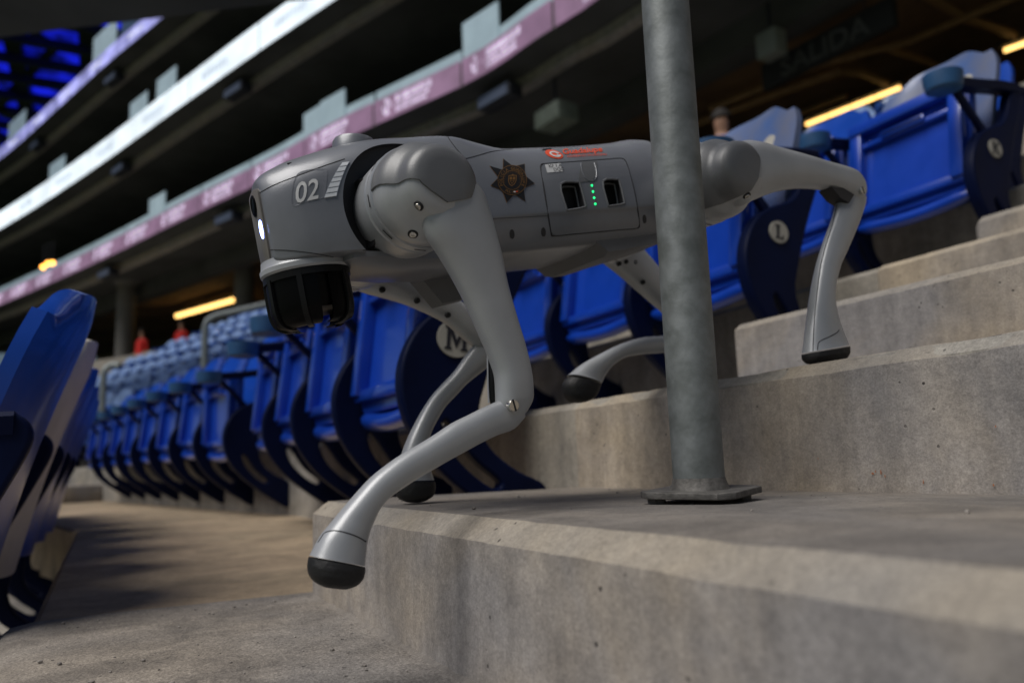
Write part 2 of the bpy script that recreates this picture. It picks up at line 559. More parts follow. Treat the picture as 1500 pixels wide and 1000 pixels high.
# ------------------------------------------------------------------ handrail post in front of the robot
post = thing("handrail_post", "galvanised round steel post bolted to the concrete step in front of the robot", "post", (.516, .618, Z_STEP))
bm = bmesh.new()
tube(bm, [(0, 0, .012), (0, 0, .3), (0, 0, .95), (0, 0, 1.05)], .0248, 40)
frombm("pipe", bm, M['galv'], post)
bm = bmesh.new()
tube(bm, [(0, 0, .010), (0, 0, .014), (0, 0, .019), (0, 0, .023)], [.0300, .0280, .0262, .0250], 40, caps=False)
frombm("weld_collar", bm, M['galv_rough'], post)
s = .0465; c_ = .012
out = [(-s + c_, -s), (s - c_, -s), (s, -s + c_), (s, s - c_), (s - c_, s), (-s + c_, s), (-s, s - c_), (-s, -s + c_)]
bp_me = curve_mesh([out], .0022, .0010, 2)
bp_o = link("base_plate", bp_me, M['galv_rough'], post)
bp_o.location = (.002, 0, .0095); bp_o.rotation_euler = (math.radians(1.0), math.radians(-2.2), math.radians(27))
bm = bmesh.new()
for a in ((-.031, .031), (.031, .031), (.031, -.031)):
    q = Matrix.Rotation(math.radians(27), 3, 'Z') @ Vector((*a, 0))
    tube(bm, [(q.x, q.y, -.004), (q.x, q.y, .0068)], .009, 6)
frombm("levelling_nut", bm, M['galv_rough'], post, smooth=False)

# ------------------------------------------------------------------ ROBOT DOG
RM = np.array([[-0.97999, -0.06399, -0.18848], [0.0651, -0.99788, 0.0003], [-0.1881, -0.01198, 0.98208]])
RC = np.array([0.4425, 0.7941, 0.2946])
CAML = Vector((0.54, 0.7635, -0.1965))
robot = thing("robot_dog", "grey four-legged robot dog numbered 02 stepping down the concrete stairs", "robot dog")
BASE_W = -.33
robot.matrix_world = Matrix(((*RM[:, 0], 0), (*RM[:, 1], 0), (*RM[:, 2], 0), (0, 0, 0, 1)))
rot3 = Matrix(((RM[0][0], RM[1][0], RM[2][0]), (RM[0][1], RM[1][1], RM[2][1]), (RM[0][2], RM[1][2], RM[2][2])))
rot3 = rot3.to_quaternion().to_matrix()
robot.matrix_world = Matrix.Translation(Vector(RC) + rot3 @ Vector((0, 0, BASE_W))) @ rot3.to_4x4()
RLOC = Vector((0, 0, -BASE_W))
def rpart(name, bm_or_me, m, parent=None, ang=35, smooth=True):
    """part modelled in body coordinates (x forward, y robot's left, z up, origin at body centre)"""
    if isinstance(bm_or_me, bmesh.types.BMesh): o = frombm(name, bm_or_me, m, parent or robot, smooth, ang)
    else: o = link(name, bm_or_me, m, parent or robot, smooth, ang)
    if parent is None: o.location = RLOC
    return o
def lray(px, py):
    return (rot3.transposed() @ cam_ray(px, py)).normalized()

# --- body shell: half width a, shoulder height s, bottom b, head-ness h, at stations along x
ST = [(-.200, .030, .046, -.040, 0), (-.196, .044, .056, -.050, 0), (-.186, .058, .067, -.053, 0), (-.170, .068, .073, -.057, 0), (-.155, .073, .0745, -.0585, 0), (-.12, .076, .070, -.0600, 0), (-.08, .077, .0675, -.0605, 0),
      (-.04, .077, .066, -.0610, 0), (.0, .077, .0655, -.0610, 0), (.041, .077, .065, -.0610, 0), (.060, .0765, .067, -.0610, 0), (.076, .0755, .0705, -.0605, 0), (.095, .074, .076, -.0605, 0), (.112, .072, .0805, -.0600, 0),
      (.135, .069, .0805, -.0580, .1), (.16, .066, .079, -.0555, .3), (.19, .0635, .0775, -.0515, .6), (.22, .0615, .0735, -.0465, .9), (.25, .0585, .067, -.0435, 1), (.27, .0545, .0620, -.0428, 1), (.29, .0485, .0565, -.0422, 1),
      (.305, .0425, .0515, -.0418, 1), (.316, .0360, .0475, -.0412, 1), (.323, .0305, .0435, -.040, 1), (.3275, .0255, .0395, -.037, 1), (.3285, .0200, .0360, -.034, 1)]
ST = [((.29 + (u - .29) * .79) if u > .29 else u, a, s, b, h) for u, a, s, b, h in ST]
ST2 = catmull(ST, 5)
def section(u, a, s, b, h):
    k = a / .077
    trunk = [(0, s + .006), (.5 * .033 * k, s + .005), (.030 * k + .001, s), (.66 * a, s - .0095), (.84 * a, .60 * s), (.95 * a, .22 * s), (a, -.019), (.985 * a, -.027), (.95 * a, b + .018), (.87 * a, b + .006), (.7 * a, b + .001), (0, b)]
    head = [(0, s + .006), (.30 * a, s + .0045), (.55 * a, s), (.78 * a, s - .009), (.93 * a, s - .021), (.985 * a, s - .036), (a, -.004), (.995 * a, -.022), (.975 * a, b + .006), (.94 * a, b + .0015), (.7 * a, b), (0, b)]
    P = [tuple((1 - h) * np.array(p) + h * np.array(q)) for p, q in zip(trunk, head)]
    full = P + [(-y, z) for y, z in P[-2:0:-1]]
    return catmull(full, 4, closed=True)
bm = bmesh.new()
loft(bm, [[(u, p[0], p[1]) for p in section(u, a, s, b, h)] for u, a, s, b, h in ST2])
body = rpart("body_shell", bm, [M['shell'], M['recess']], ang=28)
def prism_y(poly, y0, y1, m):
    """closed prism of an (x, z) polygon from y0 to y1"""
    b2 = bmesh.new()
    loft(b2, [[(p[0], y0, p[1]) for p in poly], [(p[0], y1, p[1]) for p in poly]])
    return frombm("cutter", b2, m, smooth=False)
def circ(cx, cz, r, n=48, a0=0, a1=2 * math.pi):
    return [(cx + r * math.cos(a0 + (a1 - a0) * k / n), cz + r * math.sin(a0 + (a1 - a0) * k / n)) for k in range(n)]
GRIP1 = [[0.0093, 0.0084], [-0.0137, 0.0099], [-0.0169, 0.0074], [-0.0166, -0.0161], [-0.0137, -0.0198], [0.0066, -0.0218], [0.0107, -0.0193]]
GRIP2 = [[-0.0507, 0.0094], [-0.0713, 0.0111], [-0.0747, 0.0085], [-0.0734, -0.0158], [-0.0705, -0.0188], [-0.0519, -0.0203], [-0.0485, -0.0177]]
body.location = (0, 0, 0); body.parent = None
solid_bvh_me = body.data.copy()
for sy in (1, -1):
    for cx, cz, r in ((.1885, -.001, .0672), (-.196, -.003, .061)):
        y0, y1 = sorted((sy * .040, sy * .14))
        boolean(body, prism_y(circ(cx, cz, r, 72), y0, y1, M['recess']), 'DIFFERENCE')
for gp in (GRIP1, GRIP2):
    boolean(body, prism_y(catmull(gp, 3, True), .058, .12, M['recess']), 'DIFFERENCE')
bm = bmesh.new(); bm.from_mesh(body.data)
bm.faces.ensure_lookup_table()
mats_now = [m_.name for m_ in body.data.materials]
for f in bm.faces:
    c = f.calc_center_median()
    rec = False
    for cx, cz, r in ((.1885, -.001, .0672), (-.196, -.003, .061)):
        dd = math.hypot(c.x - cx, c.z - cz)
        if (abs(dd - r) < .0012 and abs(c.y) > .040 and abs(f.normal.y) < .5) or (dd < r and abs(abs(c.y) - .040) < .0008): rec = True
    if abs(c.y - .058) < .0006 and -.09 < c.x < .03 and abs(c.z) < .03: rec = True
    if -.09 < c.x < .03 and -.03 < c.z < .02 and .058 < c.y < .08 and abs(f.normal.y) < .35: rec = True
    f.material_index = 1 if rec else 0
me2 = bpy.data.meshes.new("body_shell"); bm.to_mesh(me2); bm.free()
body.data = me2
me2.materials.append(M['shell']); me2.materials.append(M['recess'])
smooth_all(body, 28)
body.parent = robot; body.location = RLOC
bmv = bmesh.new(); bmv.from_mesh(solid_bvh_me); bmv.normal_update()
BV = BVHTree.FromBMesh(bmv)

def on_shell(px, py, lift=.0004):
    h, n, i, d = BV.ray_cast(CAML, lray(px, py))
    if h is None: return None, None
    if n.dot(CAML - h) < 0: n = -n
    return h + n * lift, n
def seam(name, pts, r=.0005, m=None, parent=None, closed=False, lift=.0):
    P = catmull(pts, 6, closed)
    if closed: P = np.vstack([P, P[:1]])
    q = [on_shell(*p, lift)[0] for p in P]
    q = [x for x in q if x is not None]
    bm = bmesh.new(); tube(bm, q, r, 5)
    return rpart(name, bm, m or M['seam'], parent)
def decal(name, me, O, ex, ey, m, parent=None, lift=.0005, sub=0, skew=None):
    """lay a flat outline (x right, y up) onto the shell where the drawn frame O + x*ex + y*ey falls"""
    bm = bmesh.new(); bm.from_mesh(me)
    bmesh.ops.triangulate(bm, faces=bm.faces)
    if sub: bmesh.ops.subdivide_edges(bm, edges=bm.edges, cuts=sub, use_grid_fill=True)
    bad = []
    for v in bm.verts:
        x, y = v.co.x, v.co.y
        h, n = on_shell(O[0] + x * ex[0] + y * ey[0], O[1] + x * ex[1] + y * ey[1], lift)
        if h is None: bad.append(v)
        else: v.co = h
    if bad: bmesh.ops.delete(bm, geom=bad, context='VERTS')
    return rpart(name, bm, m, parent, smooth=False)

# seams
seam("shell_seam", [(380, 283), (400, 272), (430, 260), (470, 245), (505, 233)])
seam("shell_seam", [(655, 199), (660, 207), (670, 220), (681, 232)])
seam("shell_seam", [(681, 233), (700, 228), (722, 222), (750, 219)])
seam("shell_seam", [(692, 322), (730, 320), (770, 318), (806, 316)], .0003)
seam("shell_seam", [(396, 366), (425, 367), (465, 372), (500, 379), (512, 382)])
# number on the head
recess_me = curve_mesh([catmull([(0, 0), (.1, 1.0), (.5, 1.12), (.93, 1.0), (1, .9), (.93, 0.05), (.85, -.04), (.4, -.03)], 5, True)])
dt = decal("number_field", recess_me, (428, 300), (52, -13), (0, -40), mat("number field grey", (.15, .16, .185), .42, .1), lift=.0003)
decal("number", text_mesh("02", 1, bold=.012), (431.5, 298.5), (35.5, -8), (3.2, -43), M['white'], lift=.0008)
# grille behind the number, its slats coloured white for reflected light
gr = rpart("vent_grille", curve_mesh([[(0, 0), (1, 0), (1, 1), (0, 1)]]), M['slat'])
gr.data = bpy.data.meshes.new("vent_grille")
vv, ff = [], []
ctr = [(484, 289), (487, 279), (491, 268), (495.5, 258), (501, 247), (507, 238)]
C2 = catmull(ctr, 4)
for i, p in enumerate(C2):
    w = 9.5 - 4.0 * i / (len(C2) - 1)
    for sg in (-1, 1):
        h, n = on_shell(p[0] + sg * w, p[1] - sg * w * .12, .0006)
        vv.append(h)
for i in range(len(C2) - 1): ff.append((2 * i, 2 * i + 1, 2 * i + 3, 2 * i + 2))
gr.data.from_pydata([tuple(x) for x in vv], [], ff); gr.data.materials.append(M['motor'])
def grille_edge(t, sg):
    k = min(int(t), len(C2) - 2); p = C2[k] + (C2[k + 1] - C2[k]) * (t - k)
    w = 8.6 - 3.8 * t / (len(C2) - 1)
    return on_shell(p[0] + sg * w, p[1] - sg * w * .16, .0013)
for i in range(7):
    t0, t1 = [q_ * (len(C2) - 1) for q_ in ((i + .04) / 7, (i + .80) / 7)]
    bm = bmesh.new()
    pts = [grille_edge(t0, -1), grille_edge(t0, 1), grille_edge((t0 + t1) / 2, 1), grille_edge(t1, 1), grille_edge(t1, -1), grille_edge((t0 + t1) / 2, -1)]
    top = [bm.verts.new(h) for h, n in pts]; bot = [bm.verts.new(h - n * .0018) for h, n in pts]
    bm.faces.new(top)
    for q in range(6): bm.faces.new((top[q], top[(q + 1) % 6], bot[(q + 1) % 6], bot[q]))
    frombm("slat", bm, M['slat'], gr, smooth=False)
# face plate, camera lens, status light
bm = bmesh.new()
plate_o = catmull([(-.0165, .031), (-.010, .0365), (.0, .038), (.010, .0365), (.0165, .031), (.0165, 0), (.0155, -.030), (.010, -.038), (0, -.0395), (-.010, -.038), (-.0155, -.030), (-.0165, 0)], 4, True)
loft(bm, [[(.3185, y, z) for y, z in plate_o], [(.3222, y, z) for y, z in plate_o], [(.3230, y * .94, z * .96) for y, z in plate_o]])
face = rpart("face_plate", bm, M['visor'])
bm = bmesh.new()
lathe(bm, [(.3218, .0085), (.3242, .0085), (.3250, .0072), (.3242, .0062), (.3242, 0)], (0, .0, .0225), (1, 0, 0), (0, .85, 0), (0, 0, 1.25), 28)
frombm("camera_lens", bm, M['black'], face)
bm = bmesh.new()
lathe(bm, [(.3222, .0048), (.3240, .0048), (.3246, .0036), (.3248, 0)], (0, .0105, -.0035), (1, 0, 0), (0, .75, 0), (0, 0, 1.9), 24)
frombm("status_light", bm, M['status'], face)
# collar and lidar under the chin
LX = .2845
bm = bmesh.new()
lathe(bm, [(-.034, .0415), (-.0405, .0425), (-.0425, .0440), (-.0470, .0440), (-.0490, .0425), (-.0500, .038)], (LX, 0, 0), (0, 0, 1), (1, 0, 0), (0, 1, 0), 56)
rpart("lidar_collar", bm, M['leg'])
bm = bmesh.new()
lathe(bm, [(-.0480, .0405), (-.0500, .0425), (-.0560, .0425), (-.0565, .0395)], (LX, 0, 0), (0, 0, 1), (1, 0, 0), (0, 1, 0), 56)
lidar = rpart("lidar", bm, M['blackm'])
bm = bmesh.new()
lathe(bm, [(-.052, .0370), (-.08, .0368), (-.087, .034), (-.0895, .026), (-.0895, 0)], (LX, 0, 0), (0, 0, 1), (1, 0, 0), (0, 1, 0), 48)
frombm("lidar_drum", bm, M['black'], lidar)
for a in (62, 128, 205, 290, 15, 335):       # cage ribs curling under
    bm = bmesh.new()
    ca, sa = math.cos(math.radians(a)), math.sin(math.radians(a))
    e = Vector((ca, sa, 0)); t = Vector((-sa, ca, 0))
    prof = [(.0423, -.054), (.0426, -.078), (.0418, -.089), (.0385, -.0975), (.032, -.1025), (.025, -.104)]
    rings = []
    for r, z in catmull(prof, 4):
        c = Vector((LX, 0, 0)) + e * r + Vector((0, 0, z))
        rings.append([c + t * w + e * q for w, q in ((-.0026, .001), (.0026, .001), (.0026, -.004), (-.0026, -.004))])
    loft(bm, rings)
    frombm("cage_rib", bm, M['blackm'], lidar)
for a0, a1 in ((100, 228), (-45, 84)):        # dark guard shells between the ribs
    bm = bmesh.new()
    prof = catmull([(.0407, -.054), (.0409, -.080), (.0398, -.090), (.0366, -.098), (.030, -.1015), (.025, -.102)], 4)
    rings = []
    for a in np.radians(np.linspace(a0, a1, 20)):
        e = Vector((math.cos(a), math.sin(a), 0))
        outer = [Vector((LX, 0, z)) + e * r for r, z in prof]
        inner = [Vector((LX, 0, z + .001)) + e * (r - .0015) for r, z in prof][::-1]
        rings.append(outer + inner)
    loft(bm, rings)
    frombm("guard_shell", bm, M['black'], lidar)
# knob on top of the head
bm = bmesh.new()
lathe(bm, [(.072, .0225), (.0855, .0222), (.0885, .0205), (.0895, .017), (.0897, 0)], (.222, 0, 0), (-.16, 0, .987), (.987, 0, .16), (0, 1, 0), 44)
rpart("top_knob", bm, M['shell'])
bm = bmesh.new()
p_, n_ = on_shell(424, 239.5, .0)
tube(bm, [p_ - Vector((.002, 0, 0)), p_ + Vector((.002, 0, -.0007))], .0012, 8)
rpart("sensor_slot", bm, M['seam'])

# battery panel with grips, button, lamps, sticker
TL, TR, BR, BL = (Vector((791, 241)), Vector((915, 232)), Vector((937, 334)), Vector((808, 346)))
def panel_px(s, t):
    top = TL.lerp(TR, s); bot = BL.lerp(BR, s)
    p = top.lerp(bot, t)
    return p + Vector((3.5 * math.sin(math.pi * t) * s, 0))
def inpoly(x, z, poly):
    c = False
    for (x1, z1), (x2, z2) in zip(poly, poly[1:] + poly[:1]):
        if (z1 > z) != (z2 > z) and x < (x2 - x1) * (z - z1) / (z2 - z1) + x1: c = not c
    return c
G1, G2 = [list(map(tuple, catmull(g, 3, True))) for g in (GRIP1, GRIP2)]
G1 = [(cx_, cz_) for cx_, cz_ in G1]; G2 = [(cx_, cz_) for cx_, cz_ in G2]
NX, NY = 64, 52
bm = bmesh.new()
grid = {}
for i in range(NX + 1):
    for j in range(NY + 1):
        h, n = on_shell(*panel_px(i / NX, j / NY), .0007)
        grid[i, j] = bm.verts.new(h)
for i in range(NX):
    for j in range(NY):
        if min(i, NX - 1 - i) + min(j, NY - 1 - j) < 2: continue
        vs = (grid[i, j], grid[i + 1, j], grid[i + 1, j + 1], grid[i, j + 1])
        c = sum((v.co for v in vs), Vector()) / 4
        if inpoly(c.x, c.z, G1) or inpoly(c.x, c.z, G2): continue
        bm.faces.new(vs)
for v in [v for v in bm.verts if not v.link_faces]: bm.verts.remove(v)
panel = rpart("battery_panel", bm, M['shell'], ang=28)
edge = [panel_px(s, t) for s, t in ((.03, 0), (.2, 0), (.4, 0), (.6, 0), (.8, 0), (.94, 0), (.985, .02), (1, .08), (1, .3), (1, .5), (1, .7), (1, .94), (.97, 1), (.8, 1), (.6, 1), (.4, 1), (.2, 1), (.03, 1), (0, .96), (0, .7), (0, .5), (0, .3), (0, .04))]
q = [on_shell(p.x, p.y, .0004)[0] for p in edge]; q.append(q[0])
bm = bmesh.new(); tube(bm, catmull([tuple(x) for x in q], 3), .00075, 5)
frombm("panel_seam", bm, M['seam'], panel)
for gp in (G1, G2):
    loop = []
    cx = sum(p[0] for p in gp) / len(gp); cz = sum(p[1] for p in gp) / len(gp)
    for x, z in gp + gp[:1]:
        h, n, i, d = BV.ray_cast(Vector((x, .2, z)), Vector((0, -1, 0)))
        loop.append(h + n * .0006)
    bm = bmesh.new(); tube(bm, loop, .0013, 6)
    gf = frombm("grip_frame", bm, M['under'], panel)
    # inner lip: a smaller dark rim standing in the recess
    bm = bmesh.new()
    tube(bm, [(cx + (x - cx) * .78 - .0015, .0665, cz + (z - cz) * .84) for x, z in gp + gp[:1]], .0011, 6)
    frombm("grip_lip", bm, M['capm'], gf)
def disc_on(px, py, rx, ry, m, name, parent, lift=.0012, dome=.0, n=20, tilt=0):
    h, nrm = on_shell(px, py, 0)
    e1 = Vector((1, 0, 0)); e1 = (e1 - nrm * e1.dot(nrm)).normalized(); e2 = nrm.cross(e1)
    bm = bmesh.new()
    lathe(bm, [(-.001, 1), (lift, 1), (lift + dome, .7), (lift + dome * 1.2, 0)], h, nrm, e1 * rx, e2 * ry, n)
    return frombm(name, bm, m, parent)
for px, py in ((866.5, 272.3), (868, 281.3), (869.8, 290.3), (871.5, 299.3)):
    disc_on(px, py, .0013, .0013, M['green'], "indicator_light", panel, .001, .0006)
btn = decal("power_button", curve_mesh([catmull([(-.5, -.9), (-.5, .9), (-.35, 1), (.35, 1), (.5, .9), (.55, -.3), (.3, -.95), (-.1, -1.02)], 4, True)]), (861, 252), (23, -1), (2, -14.5), M['capm'], lift=.0012)
btn.parent = panel; btn.location = (0, 0, 0)
seam("button_rim", [(850.5, 240), (852, 252), (857, 262), (865, 266), (872, 262), (873, 252), (870, 240)], .0006, M['shell'], panel, lift=.0012)
def under_panel(o):
    o.location = (0, 0, 0); return o
st = decal("label_sticker", curve_mesh([[(0, 0), (1, 0), (1, 1), (0, 1)]]), (801, 254), (23, -2), (-3.5, -12), M['white'], panel, lift=.0011)
for s_, yy, xx in (("KF 1.A", .56, .18), ("DQC", .10, .42)):
    decal("sticker_print", text_mesh(s_, .46), (801 + 23 * xx - 3.5 * yy, 254 - 2 * xx - 12 * yy), (15, -1.3), (-3.5, -14), M['ink'], panel, lift=.0015)

# star badge
PT = [(737, 233.5), (768, 241), (782.3, 269), (769, 294.8), (742, 296.5), (719, 272.2), (717.6, 244)]
ctr = np.array((749.7, 264.8))
star = []
for i, p in enumerate(PT):
    p = np.array(p); q_ = np.array(PT[(i + 1) % 7])
    mid = (p + q_) / 2 - ctr
    star += [tuple(p), tuple(ctr + mid / np.linalg.norm(mid) * 20)]
def scaled(pts, k): return [tuple(ctr + (np.array(p) - ctr) * k) for p in pts]
badge = decal("star_badge", curve_mesh([[(x, -y) for x, y in scaled(star, 1.03)]]), (0, 0), (1, 0), (0, -1), M['gold'], lift=.0004, sub=1)
decal("star_field", curve_mesh([[(x, -y) for x, y in star]]), (0, 0), (1, 0), (0, -1), M['badge'], badge, lift=.0008, sub=1)
def ring_px(r0, r1, sx=1.0):
    a = np.linspace(0, 2 * math.pi, 49)[:-1]
    return [[(ctr[0] + r * sx * math.cos(t), -(ctr[1] + r * math.sin(t) * 1.02)) for t in a] for r in (r1, r0)]
decal("badge_disc", curve_mesh([ring_px(0, 21.5)[0]]), (0, 0), (1, 0), (0, -1), M['badge'], badge, lift=.0010, sub=1)
for r0, r1 in ((20.6, 21.3), (13.2, 13.9)):
    decal("badge_ring", curve_mesh(ring_px(r0, r1)), (0, 0), (1, 0), (0, -1), M['gold'], badge, lift=.0013)
def arc_text(s, r, a0, a1, size, name):
    for i, ch in enumerate(s):
        if ch == ' ': continue
        a = math.radians(a0 + (a1 - a0) * i / (len(s) - 1))
        d_ = np.array((math.cos(a), -math.sin(a))); t_ = np.array((math.sin(a), math.cos(a)))
        if a1 > a0: d_, t_ = -d_, -t_
        o_ = ctr + np.array((math.cos(a), -math.sin(a))) * r
        decal(name, text_mesh(ch, 1, align='CENTER', bold=.01), tuple(o_), tuple(t_ * size), tuple(d_ * size), M['gold'], badge, lift=.0013)
arc_text("POLICIA GUADALUPE", 15, 205, -25, 6.0, "badge_letter")
arc_text("POLICIA", 19.2, 240, 300, 5.2, "badge_letter")
crest = [[(-6, 7), (-2, 7.5), (0, 9), (2, 7.5), (6, 7), (6, -1), (4, -6), (0, -9), (-4, -6), (-6, -1)], [(-5, 6), (5, 6), (5, -1), (3.3, -5.2), (0, -7.8), (-3.3, -5.2), (-5, -1)]]
crest_me = [crest[0], crest[1]]
decal("badge_crest", curve_mesh(crest_me + [[(-4, 4.6), (-.5, 4.6), (-.5, .6), (-4, .6)], [(.6, 4.6), (4, 4.6), (4, .6), (.6, .6)], [(-3.8, -.4), (3.8, -.4), (0, -6)], [(-2.6, -1), (2.6, -1), (0, -4.6)]]), tuple(ctr), (1, 0), (.1, -1), M['gold'], badge, lift=.0013)
rays = [[(math.cos(a) * 10.4, math.sin(a) * 10.4), (math.cos(a) * 12.4 - math.sin(a) * .3, math.sin(a) * 12.4 + math.cos(a) * .3), (math.cos(a) * 12.4 + math.sin(a) * .3, math.sin(a) * 12.4 - math.cos(a) * .3)] for a in np.linspace(-.3, math.pi + .3, 17)]
decal("badge_rays", curve_mesh(rays), tuple(ctr), (1, 0), (0, -1), M['gold'], badge, lift=.0013)
decal("badge_flag", curve_mesh([[(0, 0), (3.2, 0), (3.2, 1.6), (0, 1.6)]]), (751.5, 282.5), (1, 0), (0, -1), M['white'], badge, lift=.0014)
decal("badge_flag", curve_mesh([[(0, 0), (3.0, 0), (3.0, 1.6), (0, 1.6)]]), (754.9, 282.2), (1, 0), (0, -1), M['orange'], badge, lift=.0014)

# municipal logo on the upper flank
def ell(cx, cy, rx, ry, rot=0, n=36, a0=0, a1=360):
    a = np.radians(np.linspace(a0, a1, n + 1)[:-1] if a1 - a0 >= 360 else np.linspace(a0, a1, n))
    c, s_ = math.cos(rot), math.sin(rot)
    return [(cx + rx * math.cos(t) * c - ry * math.sin(t) * s_, cy + rx * math.cos(t) * s_ + ry * math.sin(t) * c) for t in a]
logo = decal("logo_print", curve_mesh([ell(811.5, -226.5, 13.6, 5.6, -.28)]), (0, 0), (1, 0), (0, -1), M['orange'], lift=.0005, sub=1)
sw = ell(813, -226.8, 8.8, 3.7, -.28, 24, 50, 385)
sw2 = ell(812.5, -226.6, 5.2, 1.9, -.28, 24, 50, 360)[::-1]
decal("logo_swirl", curve_mesh([sw + [(815, -228.0), (815.5, -226.6), (817, -227)] + sw2]), (0, 0), (1, 0), (0, -1), M['white'], logo, lift=.0009)
decal("logo_letter", text_mesh("Guadalupe", 1, bold=.02), (824.5, 226.5), (13.6, -.95), (-2.4, -10.4), M['orange'], logo, lift=.0006)
decal("logo_letter", text_mesh("GOBIERNO MUNICIPAL", 1), (830.5, 231.2), (5.65, -.32), (-.8, -4.0), M['orange'], logo, lift=.0006)
decal("logo_mark", curve_mesh([[(0, 0), (13, 0), (14, 2), (1, 2)]]), (794, 221), (1, -.12), (0, -1), M['badge'], logo, lift=.0005)
# dark fixing slots along the lower flank
for px, py in ((750, 343), (796, 340), (944, 321)):
    disc_on(px, py, .0028, .0050, M['recess'], "fixing_slot", robot, .0006, 0).location = RLOC
# rear and front under-body blocks
bm = bmesh.new()
for poly, y0, y1 in (([(-.030, -.056), (-.08, -.055), (-.175, -.050), (-.18, -.056), (-.11, -.066), (-.066, -.0735), (-.046, -.0735)], -.066, .066),):
    loft(bm, [[(x, y, z) for x, z in poly] for y in (y0, y0 + .012, y1 - .012, y1)])
for v in bm.verts:
    if abs(v.co.y) > .06 and v.co.z < -.070: v.co.z += .004; v.co.x *= .97
rpart("under_cover", bm, M['under'], ang=40)
bm = bmesh.new()
pl_ = [(.258, -.040), (.23, -.043), (.19, -.047), (.12, -.055), (.10, -.058), (.15, -.064), (.20, -.060), (.235, -.054), (.258, -.047)]
loft(bm, [[(x - max(0, abs(y) - .04) * .6, y, z + max(0, abs(y) - .036) * .5 * (1 if z < -.05 else 0)) for x, z in pl_] for y in (-.050, -.047, -.042, -.03, .03, .042, .047, .050)])
rpart("chin_tray", bm, M['shell'], ang=40)
bm = bmesh.new()
pl_ = [(0.1394, -0.0467), (0.0783, -0.0476), (0.0754, -0.0846), (0.113, -0.0885)]
loft(bm, [[(x, y, z) for x, z in pl_] for y in (-.085, -.08, -.062, -.055)])
rpart("hip_bracket", bm, M['under'], ang=40)

